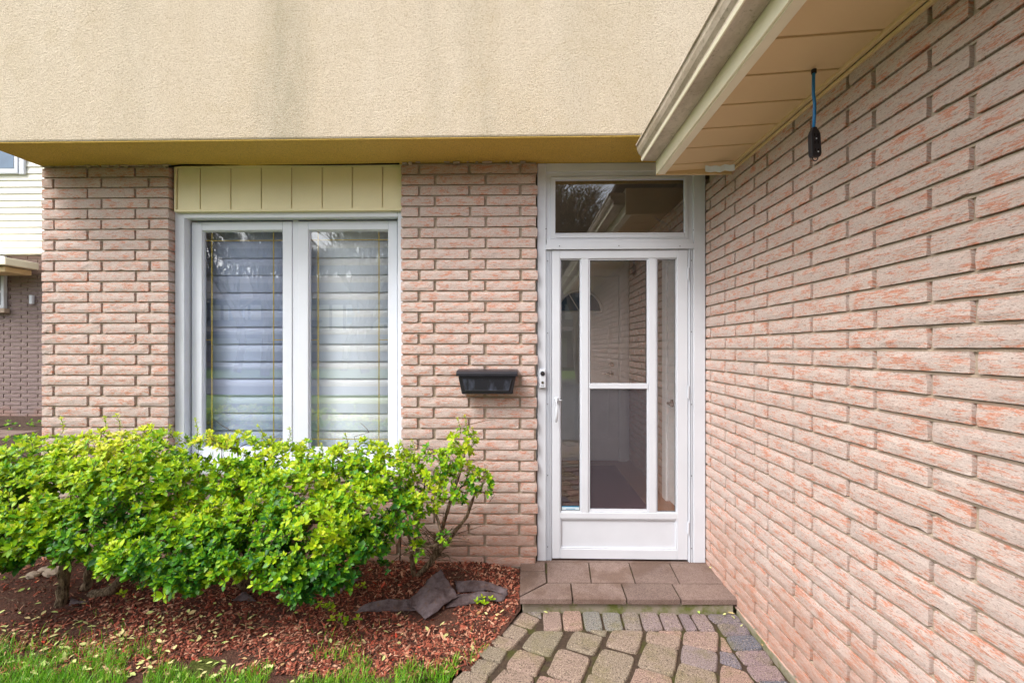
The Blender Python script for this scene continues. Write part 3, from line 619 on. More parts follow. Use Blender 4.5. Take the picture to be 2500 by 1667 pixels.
# ---------------------------------------------------------------- mailbox
t = empty('mailbox', 'black metal wall mailbox hung on the brick pillar beside the door', 'mailbox')
YM = 2.875
def pm(x, y, Y): return PY(1080 + x / 7.84, 860 + y / 7.84, Y)
A, B, C_, D_ = pm(300, 455, YM + .012), pm(1410, 460, YM + .012), pm(1340, 800, YM + .03), pm(370, 797, YM + .03)
def back(p, dy): return Vector((p.x, dy, p.z))
mb = MB(); i = [mb.vert(p) for p in (A, B, C_, D_)] + [mb.vert(back(p, YB - .006)) for p in (A, B, C_, D_)]
for q in ((0, 3, 2, 1), (4, 5, 6, 7), (0, 1, 5, 4), (1, 2, 6, 5), (2, 3, 7, 6), (3, 0, 4, 7)): mb.f.append(tuple(i[k] for k in q))
mb.build('body', M['black'], t, .006)
def lerp(p, q, f): return p + (q - p) * f
cc = (A + B + C_ + D_) / 4; ins = [cc + Vector(((p - cc).x * .86, 0, (p - cc).z * .68 + .004)) + Vector((0, (p - cc).y * .7, 0)) for p in (A, B, C_, D_)]
mb = MB(); mb.prism([p + Vector((0, -.0005, 0)) for p in ins], (0, -.004, 0)); mb.build('front_panel', M['blackpanel'], t, .002)
mb = MB()
for p, q in ((0, 1), (1, 2), (2, 3), (3, 0)): mb.tube([ins[p] + Vector((0, -.004, 0)), ins[q] + Vector((0, -.004, 0))], .0024, 6)
mb.build('panel_rim', M['black'], t)
L0, L1 = pm(262, 452, YM), pm(1440, 456, YM); zt_ = pm(800, 375, YM).z; zb_ = L0.z
mb = MB(); w = .0
pr = [(YM, zb_), (YM, zb_ + .016), (YM + .006, zb_ + .022), (YM + .006, zt_ - .004), (YM + .016, zt_ + .004), (YB - .008, zt_ + .014), (YB - .008, zb_ + .012), (YM + .011, zb_)]
mb.prism([Vector((L0.x, y, z)) for y, z in pr], (L1.x - L0.x, 0, 0)); mb.build('lid', M['black'], t, .003)
bx(L0.x + .03, L1.x - .03, YB - .012, YB + .004, D_.z - .004, zt_ + .008).build('back_plate', M['black'], t)

# doorbell
t = empty('doorbell', 'small white video doorbell on the white door frame', 'doorbell')
a, b = PY(1317, 901.5, YF - .02), PY(1332.5, 947, YF - .02)
bx(a.x, b.x, YF - .02, YF - .0005, b.z, a.z).build('housing', M['white'], t, .004)
cx_ = (a.x + b.x) / 2; mb = MB(); mb.disc((cx_, YF - .0202, a.z - .028), (0, -1, 0), .015, .003, 24); mb.build('camera_lens', M['rubber'], t)
mb = MB(); mb.disc((cx_, YF - .0232, a.z - .026), (0, -1, 0), .004, .001, 12); mb.build('lens_glint', M['chrome'], t)
mb = MB(); mb.disc((cx_, YF - .0202, b.z + .036), (0, -1, 0), .009, .002, 20); mb.build('button', M['chrome'], t)
mb = MB(); mb.box(cx_ - .009, cx_ - .004, YF - .0208, YF - .0202, b.z + .013, b.z + .016); mb.box(cx_ - .002, cx_ + .002, YF - .0208, YF - .0202, b.z + .013, b.z + .016); mb.box(cx_ + .004, cx_ + .009, YF - .0208, YF - .0202, b.z + .013, b.z + .016); mb.build('lettering', M['rubber'], t)
# sticker in the corner of the narrow pane
t = empty('window_sticker', 'blue and white sticker low on the narrow door pane', 'sticker')
a, b = PY(1369.5, 1235, YD0 + .016), PY(1418, 1249, YD0 + .016)
bx(a.x, b.x, YD0 + .0162, YD0 + .0176, b.z, a.z).build('backing', M['sticker'], t)
bx(a.x + .006, b.x - .006, YD0 + .0155, YD0 + .0161, b.z + .009, a.z - .006).build('face', M['sticker_w'], t)
mb = MB()
for k in range(9): mb.box(a.x + .034 + k * .007, a.x + .039 + k * .007, YD0 + .0150, YD0 + .0154, (a.z + b.z) / 2 - .002, (a.z + b.z) / 2 + .003)
mb.build('lettering', M['sticker'], t)

# ---------------------------------------------------------------- step
def P6(x, y, z): return PZ(1100 + x / 2.613, 1340 + y / 2.613, z)
step = empty('front_step', 'low step of brown stone slabs in front of the door', 'step')
def slab(poly, thick, z=ZSTEP, shrink=.0025):
    pts = [P6(x, y, z) for x, y in poly]; c = sum(pts, Vector()) / len(pts)
    pts = [p + (c - p).normalized() * shrink * 1.4 for p in pts]
    mb = MB(); mb.tint = random.random()
    ar = sum(pts[k].x * pts[(k + 1) % len(pts)].y - pts[(k + 1) % len(pts)].x * pts[k].y for k in range(len(pts)))
    if ar < 0: pts = pts[::-1]
    mb.prism([p - Vector((0, 0, thick)) for p in pts], (0, 0, thick)); return mb.build('slab', M['slab'], step, .0025)
YFr = P6(900, 318, ZSTEP).y
edge_r = [(1640, 72), (1740, 220), (1840, 318)]
for poly in ([(613, 62), (877, 62), (897, 213), (617, 211)], [(880, 62), (1128, 62), (1178, 216), (900, 213)], [(1131, 62), (1383, 66), (1462, 219), (1181, 216)], [(1386, 66), (1640, 66), (1745, 219), (1465, 219)],
             [(443, 142), (605, 140), (613, 211), (440, 300)], [(447, 66), (603, 64), (605, 137), (443, 139)],
             [(440, 305), (615, 215), (764, 215), (779, 318), (440, 318)], [(768, 215), (1088, 218), (1124, 320), (782, 318)], [(1091, 218), (1410, 220), (1470, 322), (1127, 320)], [(1413, 220), (1742, 222), (1838, 322), (1473, 322)]):
    slab(poly, .030)
a, b = P6(445, 300, ZSTEP), P6(1838, 322, ZSTEP)
bx(a.x + .012, XW - .02, YFr + .02, YF - .014, -.05, ZSTEP - .0305).build('base', M['concrete'], step, .004)
mb = MB(); mb.box(a.x + .012, XW - .02, YFr + .03, YF - .014, ZSTEP - .03, ZSTEP - .008); mb.build('grout', M['joint'], step)

# ---------------------------------------------------------------- path of pavers
def chaikin(pts, n=2, k=.10):
    for _ in range(n):
        out = []
        for i in range(len(pts)):
            a, b = pts[i], pts[(i + 1) % len(pts)]; out += [a.lerp(b, k), a.lerp(b, 1 - k)]
        pts = out; k = .2
    return pts
pv = MB()
def paver(pts, tint=None):
    ar = sum(pts[k].x * pts[(k + 1) % len(pts)].y - pts[(k + 1) % len(pts)].x * pts[k].y for k in range(len(pts)))
    if ar < 0: pts = pts[::-1]
    c = sum(pts, Vector()) / len(pts); pts = [c + (p - c) * 1.022 for p in pts]
    r = chaikin(pts, 2); dz = random.uniform(-.003, .003); tx, ty = random.uniform(-.015, .015), random.uniform(-.015, .015)
    r = [p + Vector((random.gauss(0, .0012), random.gauss(0, .0012), 0)) for p in r]
    pv.tint = random.random() if tint is None else min(1, max(0, tint + random.uniform(-.08, .08)))
    def ring(scale_in, z):
        out = []
        for p in r:
            d = (c - p); q = p + d.normalized() * scale_in; out.append(pv.vert((q.x, q.y, z + dz + (q.x - c.x) * tx + (q.y - c.y) * ty)))
        return out
    rings = [ring(0, -.04), ring(0, -.012), ring(.003, -.004), ring(.008, 0)]
    n = len(r)
    for a in range(3):
        for k in range(n): pv.f.append((rings[a][k], rings[a][(k + 1) % n], rings[a + 1][(k + 1) % n], rings[a + 1][k]))
    mid = pv.vert((c.x, c.y, dz + random.uniform(0, .002)))
    for k in range(n): pv.f.append((rings[3][k], rings[3][(k + 1) % n], mid))
PAV = [
 ([(375,455),(455,392),(575,440),(515,500)],.2), ([(482,393),(580,392),(581,434)],.6),
 ([(590,392),(700,390),(715,508),(593,510)],.42), ([(715,392),(830,392),(848,508),(722,508)],.35), ([(840,392),(952,392),(975,508),(862,510)],.65),
 ([(962,395),(1078,400),(1105,505),(988,508)],.62), ([(1090,400),(1195,400),(1225,508),(1118,508)],.6), ([(1205,400),(1315,402),(1360,505),(1240,510)],.76),
 ([(1330,402),(1435,405),(1485,508),(1370,508)],.74), ([(1450,405),(1520,410),(1578,510),(1500,510)],.85), ([(1530,412),(1620,412),(1692,515),(1590,512)],.8),
 ([(1632,412),(1825,412),(1858,462),(1690,465)],.85), ([(1700,470),(1870,468),(1922,540),(1745,545)],.85), ([(1755,550),(1930,545),(1998,630),(1805,632)],.98),
 ([(1812,640),(2005,635),(2068,725),(1875,728)],.74), ([(1880,735),(2074,735),(2145,830),(1950,832)],.74), ([(1955,838),(2150,838),(2240,950),(2030,955)],1.0),
 ([(345,470),(380,465),(502,510),(440,575),(310,530)],.15), ([(290,540),(440,580),(375,635),(240,595)],.3), ([(215,605),(370,640),(320,715),(160,675)],.1),
 ([(140,685),(318,720),(245,795),(115,765)],.12), ([(80,770),(250,800),(205,880),(0,850)],.2), ([(-10,858),(195,888),(130,980),(-100,950)],.3),
 ([(530,515),(730,520),(640,680),(450,620)],.05), ([(790,515),(980,555),(920,670),(730,618)],.1), ([(1030,512),(1235,515),(1195,660),(985,605)],.25),
 ([(1255,515),(1475,560),(1455,632),(1245,582)],.3), ([(1310,515),(1478,515),(1475,550)],.42), ([(880,512),(1005,515),(985,546)],.05),
 ([(1490,515),(1710,520),(1705,645),(1480,595)],.4), ([(430,632),(610,690),(545,805),(345,745)],.32), ([(690,625),(895,690),(830,850),(610,785)],.3),
 ([(965,622),(1180,680),(1120,845),(890,780)],.06), ([(1250,590),(1455,640),(1420,805),(1190,735)],.2), ([(1480,600),(1705,655),(1700,770),(1465,715)],.7),
 ([(340,755),(540,815),(480,925),(240,870)],.28), ([(570,790),(800,850),(760,960),(510,900)],.4), ([(880,785),(1110,850),(1060,990),(830,930)],.08),
 ([(1180,745),(1418,815),(1410,930),(1130,880)],.3), ([(1455,715),(1700,785),(1700,920),(1425,860)],.12), ([(1725,725),(1890,775),(1950,860),(1960,960),(1715,925)],.42),
 ([(1720,552),(1748,560),(1800,648),(1725,632)],.42), ([(1720,645),(1812,662),(1868,755),(1720,712)],1.0)]
for poly, tnt in PAV: paver([P6(x, y, 0) for x, y in poly], tnt)
# the path carries on towards the street
c7, c8, c12 = [sum([P6(x, y, 0) for x, y in p], Vector()) / 4 for p in ([(690,625),(895,690),(830,850),(610,785)], [(965,622),(1180,680),(1120,845),(890,780)], [(570,790),(800,850),(760,960),(510,900)])]
e1 = Vector((.165, -.045, 0)); e2 = Vector((-.045, -.165, 0))
for i in range(-9, 12):
    for j in range(0, 30):
        c = c12 + e1 * (i + .3 * (j % 2)) + e2 * j
        if c.y > 1.86 or c.y < -1.2 or c.x > XW - .13 or c.x < -.42 + .1 * (c.y - 1.8): continue
        paver([c - e1 * .47 - e2 * .46, c + e1 * .47 - e2 * .46, c + e1 * .47 + e2 * .46, c - e1 * .47 + e2 * .46])
pavo = pv.build('paved_path', M['paver'], None, smooth=False); tag(pavo, kind='structure')
mb = MB(); g = []
pb = [P6(350, 440, 0), P6(100, 760, 0), Vector((-.5, 1.6, 0)), Vector((-.75, -1.4, 0)), Vector((XW + .05, -1.4, 0)), Vector((XW + .05, YFr + .08, 0)), P6(455, 385, 0)]
mb.prism([Vector((p.x, p.y, -.06)) for p in pb], (0, 0, .048)); tag(mb.build('path_bedding', M['joint'], None), kind='structure')

# ---------------------------------------------------------------- ground
def hgt(x, y):
    k = max(0, min(1, (y - 2.25) / .75)); h = -.005 + .085 * k * k * (3 - 2 * k)
    if y > 3: h += .045 * (y - 3)
    if x > -.25: h *= max(.25, 1 - (x + .25) * 2.2) if x < .15 else .25
    return h + .012 * noise.noise(Vector((x * 3, y * 3, 0))) + .006 * noise.noise(Vector((x * 11, y * 11, 2)))
STEPL = P6(440, 200, ZSTEP).x
def sheet(name, mat, xs, ys, hf, kind, clipf=None, lim=None):
    mb = MB(); idx = {}
    for i, x in enumerate(xs):
        for j, y in enumerate(ys): xx = min(x, lim(y)) if lim else x; idx[i, j] = mb.vert((xx, y, hf(xx, y)))
    for i in range(len(xs) - 1):
        for j in range(len(ys) - 1):
            if clipf and not clipf((xs[i] + xs[i + 1]) / 2, (ys[j] + ys[j + 1]) / 2): continue
            mb.f.append((idx[i, j], idx[i + 1, j], idx[i + 1, j + 1], idx[i, j + 1]))
    return tag(mb.build(name, mat, None, smooth=True), kind=kind)
pl0 = P6(350, 440, 0)
def path_left(y):   # left edge of the path
    a, b = P6(420, 400, 0), P6(60, 800, 0)
    if y > a.y: return a.x
    return a.x + (b.x - a.x) * (a.y - y) / (a.y - b.y) if y > b.y else b.x + (y - b.y) * .15
lawn_edge = lambda x: 2.04 + .05 * noise.noise(Vector((x * 4, 0, 0))) + (.06 * max(0, min(1, (-1.6 - x) / .8))) + .10 * max(0, min(1, (x + .55) / .25))
sheet('mulch_bed', M['mulch'], np.arange(-4.6, .32, .03), np.arange(1.9, 3.02, .03), hgt, 'structure', lambda x, y: y > lawn_edge(x) - .05 and x < path_left(y) + .12, lambda y: path_left(y) + .03 if y < YFr else STEPL + .008)
sheet('lawn', M['lawn'], np.arange(-8, 1.3, .1), np.arange(-6, 2.4, .1), lambda x, y: -.012 if x < path_left(y) - .06 else -.07, 'structure')
sheet('side_yard', M['soil'], np.arange(-14, XL + .2, .15), np.arange(2.3, 8.6, .15), lambda x, y: hgt(x, y) - (.02 if x > -4.6 and y < 3.05 else 0), 'structure')
sheet('ground', M['farlawn'], [-300, -40, -8, 8, 40, 300], [-300, -60, -10, 10, 60, 300], lambda x, y: -.09, 'structure')
tag(bx(-200, 200, -17, -9, -.088, -.06).build('road', M['road'], None), kind='structure')
tag(bx(-.2, 5.5, -9, -1.4, -.088, -.05).build('driveway', M['road'], None), kind='structure')

# bark chips
def quads(name, P, mat, kind='stuff', tints=None, label=None):
    n, k = P.shape[0], P.shape[1]; me = bpy.data.meshes.new(name); me.vertices.add(n * k); me.vertices.foreach_set('co', P.astype(np.float32).ravel())
    return me
def inst(name, base_v, base_f, pos, rot, scl, tint, mat, parent=None, smooth=False, prealloc=None):
    """many small copies of a template written into ONE mesh: pos (n,3), rot (n,3,3), scl (n,3)"""
    bv = np.array(base_v, float); n = len(pos); k = len(bv)
    V = np.einsum('nij,nkj->nki', rot, bv[None] * scl[:, None, :]) + pos[:, None, :]
    me = bpy.data.meshes.new(name); fs = base_f; nf = len(fs); ln = [len(f) for f in fs]
    me.vertices.add(n * k); me.vertices.foreach_set('co', V.astype(np.float32).ravel())
    li = (np.concatenate([np.array(f) for f in fs])[None] + (np.arange(n) * k)[:, None]).ravel()
    me.loops.add(len(li)); me.loops.foreach_set('vertex_index', li.astype(np.int32))
    tot = np.tile(np.array(ln), n); st = np.concatenate([[0], np.cumsum(tot)[:-1]])
    me.polygons.add(n * nf); me.polygons.foreach_set('loop_start', st.astype(np.int32)); me.polygons.foreach_set('loop_total', tot.astype(np.int32))
    if smooth: me.polygons.foreach_set('use_smooth', [True] * (n * nf))
    a = me.attributes.new('tint', 'FLOAT', 'POINT'); a.data.foreach_set('value', np.repeat(tint, k).astype(np.float32))
    me.materials.append(mat); me.update(); me.validate()
    o = bpy.data.objects.new(name, me); scene.collection.objects.link(o)
    if parent: o.parent = parent
    return o
def rots(n, tilt=.3, yaw=None):
    yaw = rng.uniform(0, 2 * np.pi, n) if yaw is None else yaw; a, b = rng.normal(0, tilt, n), rng.normal(0, tilt, n)
    cz, sz, ca, sa, cb, sb = np.cos(yaw), np.sin(yaw), np.cos(a), np.sin(a), np.cos(b), np.sin(b); o, z = np.ones(n), np.zeros(n)
    Rz = np.stack([cz, -sz, z, sz, cz, z, z, z, o], 1).reshape(n, 3, 3); Rx = np.stack([o, z, z, z, ca, -sa, z, sa, ca], 1).reshape(n, 3, 3); Ry = np.stack([cb, z, sb, z, o, z, -sb, z, cb], 1).reshape(n, 3, 3)
    return Rz @ Rx @ Ry
def scatter(n, x0, x1, y0, y1, ok):
    out = []
    while len(out) < n:
        x, y = random.uniform(x0, x1), random.uniform(y0, y1)
        if ok(x, y): out.append((x, y, hgt(x, y)))
    return np.array(out)
inbed = lambda x, y: x < (path_left(y) + .015 if y < YFr else STEPL - .005) and y > lawn_edge(x) - .02 + random.gauss(0, .03)
chip_v = [(-1, -.8, 0), (1, -1, 0), (1.15, .7, 0), (-.9, 1, 0), (-.9, -.6, .7), (.9, -.8, 1), (1, .6, .8), (-.85, .8, 1)]
chip_f = [(4, 5, 6, 7), (0, 1, 5, 4), (1, 2, 6, 5), (2, 3, 7, 6), (3, 0, 4, 7)]
n = 19000; pos = scatter(n, -4.0, .3, 2.05, 3.0, lambda x, y: inbed(x, y) and (random.random() < max(.12, min(1, (x + 2.75) / .5)) + .25 * (y < 2.4)) and noise.noise(Vector((x * 3.2, y * 4.5, 7))) > -.28 + random.gauss(0, .1)); pos[:, 2] += rng.uniform(0, .008, n)
sc = np.stack([rng.gamma(1.7, .0040, n) + .002, rng.gamma(2.5, .0012, n) + .0012, rng.uniform(.0008, .003, n)], 1)
tag(inst('bark_mulch', chip_v, chip_f, pos, rots(n, .5), sc, rng.beta(1.3, 1.5, n), M['chips']), 'red bark chips spread over the planting bed', 'mulch', kind='stuff')
leaf_v = [(0, 0, 0), (.28, .20, .05), (.28, -.20, .05), (.62, .25, .06), (.62, -.25, .06), (1, 0, -.02), (.3, 0, 0), (.64, 0, .0)]
leaf_f = [(0, 2, 6), (0, 6, 1), (6, 2, 4, 7), (1, 6, 7, 3), (7, 4, 5), (3, 7, 5)]
n = 480; pos = scatter(n, -3.3, .2, 2.0, 2.95, lambda x, y: inbed(x, y + .06) and noise.noise(Vector((x * 5, y * 7, 3))) > -.15 and random.random() < (.18 + .82 * math.exp(-((x + 2.1) / .7) ** 2)) * (1 if y < 2.5 else .4)); pos[:, 2] += rng.uniform(.006, .016, n)
pos = np.concatenate([pos, np.array([tuple(P6(x, y, .008)) for x, y in ((1735, 418), (1768, 402), (1790, 420), (1752, 405), (1868, 478), (1945, 548), (1590, 412), (622, 406), (1990, 600))] + [tuple(P6(1648, 112, ZSTEP + .006))])]); n = len(pos)
s_ = rng.uniform(.018, .042, n); tag(inst('fallen_leaves', leaf_v, leaf_f, pos, rots(n, .35), np.stack([s_, s_ * rng.uniform(.7, 1.1, n), s_], 1), rng.beta(2.2, 1.6, n), M['fallen'], smooth=True), 'pale yellow leaves fallen on the mulch', 'fallen leaves', kind='stuff')
# twigs
mb = MB()
for k in range(150):
    x, y, z = scatter(1, -3.2, .15, 2.1, 2.95, inbed)[0]; a = random.uniform(0, 6.28); l = random.uniform(.03, .16); z += .01
    p = [Vector((x, y, z)), Vector((x + math.cos(a) * l * .5, y + math.sin(a) * l * .5, z + random.uniform(.002, .02))), Vector((x + math.cos(a + .4) * l, y + math.sin(a + .4) * l, z + random.uniform(-.004, .02)))]
    mb.tint = random.random(); mb.tube(p, [.0016, .0013, .0008], 4, False)
tag(mb.build('twigs', M['bark']), 'dry twigs lying on the mulch', 'twigs', kind='stuff')
# grass
bl_v = [(-.5, 0, 0), (.5, 0, 0), (.42, .10, .4), (-.42, .10, .4), (.26, .34, .78), (-.26, .34, .78), (0, .62, 1)]; bl_f = [(0, 1, 2, 3), (3, 2, 4, 5), (5, 4, 6)]
def grassok(x, y):
    if x > path_left(y) - .03: return False
    e = lawn_edge(x); c = noise.noise(Vector((x * 6, y * 6, 4)))
    return y < e + .03 + .20 * c and (c > -.25 or y < e - .16) 
n = 21000; pos = scatter(n, -3.6, -.3, 1.72, 2.32, grassok); pos[:, 2] = np.minimum(pos[:, 2], .012) - .006
extra = scatter(900, -2.9, .2, 2.15, 2.62, lambda x, y: inbed(x, y) and random.random() < math.exp(-(y - 2.08) / .06) and noise.noise(Vector((x * 3.1, y * 2, 9))) > -.1); pos = np.concatenate([pos, extra]); n = len(pos)
hh = rng.uniform(.022, .058, n); tag(inst('grass', bl_v, bl_f, pos, rots(n, .22), np.stack([rng.uniform(.0018, .0036, n), hh, hh], 1), np.clip(rng.beta(2, 2.2, n) + (rng.random(n) > .96) * .5, 0, 1), M['grass'], smooth=True), 'short green lawn grass along the front of the bed', 'grass', kind='stuff')

# ---------------------------------------------------------------- shrubs
def tubes_from(nodes, par, rad, mb, n=5):
    kids = {}
    for i, p in enumerate(par):
        if p >= 0: kids.setdefault(p, []).append(i)
    def walk(i):
        stack = [(p0, c0) for p0 in [i] for c0 in kids.get(i, [])]
        while stack:
            p0, c0 = stack.pop(); chain = [p0, c0]
            while True:
                ks = kids.get(chain[-1], [])
                if not ks: break
                ks = sorted(ks, key=lambda q: -rad[q]); 
                for q in ks[1:]: stack.append((chain[-1], q))
                chain.append(ks[0])
            rr_ = [rad[q] for q in chain]; rr_[0] = min(rad[chain[0]], rr_[1] * 1.2)
            mb.tube([nodes[q] for q in chain], rr_, n if rr_[0] > .004 else 4, False)
    walk(0)
def grow(trunks, tips, mb, rtip=.0011, maxr=.03):
    nodes = []; par = []
    for tr_ in trunks:
        for k, p in enumerate(tr_): nodes.append(Vector(p)); par.append(-1 if len(nodes) == 1 else (0 if k == 0 else len(nodes) - 2))
    nt = len(nodes); base = nodes[0]; tips = sorted(tips, key=lambda q: (q - base).length)
    arr = np.zeros((len(tips) * 8 + nt + 10, 3)); arr[:nt] = [tuple(q) for q in nodes]; cnt = nt
    for t_ in tips:
        d = np.linalg.norm(arr[:cnt] - np.array(t_), axis=1) + .35 * np.maximum(0, np.linalg.norm(arr[:cnt] - np.array(base), axis=1) - (t_ - base).length + .02)
        i = int(np.argmin(d)); L = (t_ - nodes[i]).length; k = max(1, min(6, int(L / .05))); st = nodes[i]
        for q in range(1, k + 1):
            f = q / k; p = st.lerp(t_, f) + Vector((random.gauss(0, .006), random.gauss(0, .006), -.12 * L * f * (1 - f) * 2)) * (1 if q < k else 0)
            nodes.append(p); par.append(i); i = len(nodes) - 1; arr[cnt] = p; cnt += 1
            if cnt >= len(arr) - 2: break
    c = np.ones(len(nodes))
    for i in range(len(nodes) - 1, 0, -1): c[par[i]] += c[i]
    rad = [min(maxr, rtip * (q ** .38)) for q in c]
    tubes_from(nodes, par, rad, mb)
def mat3(xa, za):
    x = Vector(xa).normalized(); z = Vector(za); z = (z - x * z.dot(x)); z = z.normalized() if z.length > 1e-4 else x.orthogonal().normalized(); y = z.cross(x)
    return [[x.x, y.x, z.x], [x.y, y.y, z.y], [x.z, y.z, z.z]]
def rosette(p, ax, size, tint, P, Rm, S, T, n=None):
    ax = ax.normalized(); a = ax.orthogonal().normalized(); b = ax.cross(a); n = n or random.randint(6, 9); ph = random.uniform(0, 6.28)
    for k in range(n):
        th = ph + k * 2.4; f = k / n; el = R(78 - 55 * f) + random.gauss(0, .15); r = (a * math.cos(th) + b * math.sin(th))
        d = r * math.sin(el) + ax * math.cos(el); l = size * (1.1 - .5 * f) * random.uniform(.8, 1.2)
        P.append(tuple(p + ax * (.012 * f) - ax * .010)); Rm.append(mat3(d, ax * math.sin(el) - r * math.cos(el))); S.append((l, l * random.uniform(.85, 1.15), l)); T.append(min(.96, max(0, tint + .30 * f + random.gauss(0, .12))))
def blob_tips(blobs, dens):
    tips = []
    for (u, v, Y, ru, rv, ry) in blobs:
        c = PY(u, v, Y); s_ = Y / F; rx, rz = ru * s_, rv * s_; n = int(dens * 2.4 * (ru * rv) / 100)
        for _ in range(n):
            while True:
                d = Vector((random.gauss(0, 1), random.gauss(0, 1), random.gauss(0, 1))).normalized()
                if d.y < .35 or random.random() < .25: break
            r = random.uniform(.25, 1) ** .45; lump = 1 + .22 * noise.noise(d * 2.3 + Vector((u, v, 0)) * .01)
            p = c + Vector((d.x * rx, d.y * ry, d.z * rz)) * r * lump
            if p.z < .12 or p.y > 2.96 or noise.noise(p * 7.5) < -.36: continue
            tips.append((p, d, r))
    return tips
def shrub(name, label, trunks, blobs, dens, size=.033, sprigs=(), dead=0, maxr=.03, tangle=16):
    t = empty(name, label, 'shrub', 'leafy shrubs in the bed under the window'); P, Rm, S, T = [], [], [], []
    tips = blob_tips(blobs, dens)
    for p, d, r in tips:
        ax = Vector((d.x * .7, d.y * .7 - .25, d.z * .4 + .75)) + Vector((random.gauss(0, .3),) * 3)
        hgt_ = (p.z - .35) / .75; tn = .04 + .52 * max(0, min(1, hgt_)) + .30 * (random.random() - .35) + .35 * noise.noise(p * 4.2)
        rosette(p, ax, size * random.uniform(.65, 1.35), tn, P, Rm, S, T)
    mb = MB(); mb.tint = .5; tp = [q[0] for q in tips]
    for (q0, q1) in sprigs:      # upright shoots with paired leaves
        nL = max(3, int((q1 - q0).length / .014)); pts = [q0.lerp(q1, f) + Vector((.01 * math.sin(f * 4), 0, 0)) for f in np.linspace(0, 1, 6)]
        mb.tube(pts, [.002, .0018, .0016, .0014, .0012, .0008], 5, False)
        for k in range(nL):
            f = (k + 1) / nL; p = q0.lerp(q1, f) + Vector((.01 * math.sin(f * 4), 0, 0)); rosette(p, Vector((random.gauss(0, .2), random.gauss(0, .2), 1)), size * .62, .55, P, Rm, S, T, 3 if k < nL - 1 else 7)
    grow(trunks, tp, mb, maxr=maxr)
    for tr_ in trunks:       # gnarled stems
        fine_ = [];
        for a_, b_ in zip(tr_[:-1], tr_[1:]):
            for q_ in range(4): fine_.append(a_.lerp(b_, q_ / 4) + Vector((noise.noise(a_ * 40 + Vector((q_, 0, 0))), noise.noise(a_ * 40 + Vector((0, q_, 5))), 0)) * maxr * .55)
        fine_.append(tr_[-1]); n_ = len(fine_)
        mb.tube(fine_, [maxr * (1.2 - .65 * k / n_) * (1 + .28 * noise.noise(fine_[k] * 30)) for k in range(n_)], 10)
    for _ in range(tangle):
        a_ = trunks[0][1].lerp(trunks[0][2], random.random()); w_ = random.uniform(-1, 1); l_ = random.uniform(.12, .4)
        e_ = a_ + Vector((w_ * l_, random.uniform(-.12, .05), l_ * random.uniform(-.25, .9)))
        if e_.z < .09: e_.z = .09
        mb.tube([a_, a_.lerp(e_, .35) + Vector((random.gauss(0, .02), 0, .03)), a_.lerp(e_, .7) + Vector((random.gauss(0, .02), 0, .02)), e_], [.0026, .002, .0015, .0008], 4, False)
    for b_ in blobs:             # bare inner twigs
        c = PY(b_[0], b_[1], b_[2])
        for _ in range(3):
            p = c + Vector((random.gauss(0, .08), random.gauss(0, .05), random.gauss(0, .08))); q = p + Vector((random.gauss(0, .07), random.gauss(0, .04), random.uniform(-.02, .09)))
            mb.tube([p, p.lerp(q, .5) + Vector((random.gauss(0, .018), random.gauss(0, .01), random.gauss(0, .012))), q], [.0022, .0016, .0009], 4, False)
    mb.build('branches', M['bark'], t, smooth=True)
    for _ in range(dead):        # a few withered brown leaf clusters
        p = random.choice(tp) + Vector((0, .02, -.03))
        k0 = len(T); rosette(p, Vector((random.gauss(0, .5), -.5, -.6)), size * 1.2, 1.5, P, Rm, S, T, 5)
        for k in range(k0, len(T)): T[k] = 1.0
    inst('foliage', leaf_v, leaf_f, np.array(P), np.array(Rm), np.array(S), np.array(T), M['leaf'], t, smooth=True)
    return t
def g0(u, v): 
    p = PZ(u, v, .03); return Vector((p.x, p.y, hgt(p.x, p.y) - .01))
def tr(u, v, *pts):
    b = g0(u, v); return [b] + [PY(a, c, b.y + dy) for a, c, dy in pts]
shrub('shrub', 'widest bright green shrub, at the left end of the bed',
      [tr(152, 1470, (158, 1400, 0), (170, 1330, -.02), (200, 1270, -.05)), tr(212, 1440, (215, 1400, -.02), (250, 1330, -.03), (300, 1270, -.05)), tr(225, 1450, (275, 1440, -.02), (300, 1400, -.05), (330, 1340, -.1))],
      [(-110, 1190, 2.5, 200, 125, .3), (80, 1140, 2.55, 150, 85, .26), (250, 1125, 2.6, 150, 80, .25), (370, 1110, 2.62, 120, 70, .22), (120, 1215, 2.42, 200, 115, .28), (330, 1200, 2.45, 180, 120, .26),
       (30, 1300, 2.3, 150, 85, .22), (230, 1300, 2.35, 160, 80, .22), (440, 1235, 2.5, 90, 110, .22), (390, 1340, 2.3, 130, 80, .2), (450, 1395, 2.25, 80, 50, .14), (300, 1370, 2.25, 60, 35, .12), (-60, 1340, 2.25, 140, 60, .2), (510, 1300, 2.4, 60, 80, .18)],
      1.15, sprigs=[(PY(478, 1080, 2.6), PY(480, 1022, 2.6)), (PY(290, 1060, 2.62), PY(288, 1012, 2.62)), (PY(150, 1060, 2.6), PY(152, 1020, 2.6)), (PY(252, 1060, 2.6), PY(258, 1018, 2.6)), (PY(410, 1070, 2.6), PY(418, 1040, 2.6))], dead=9, maxr=.026)
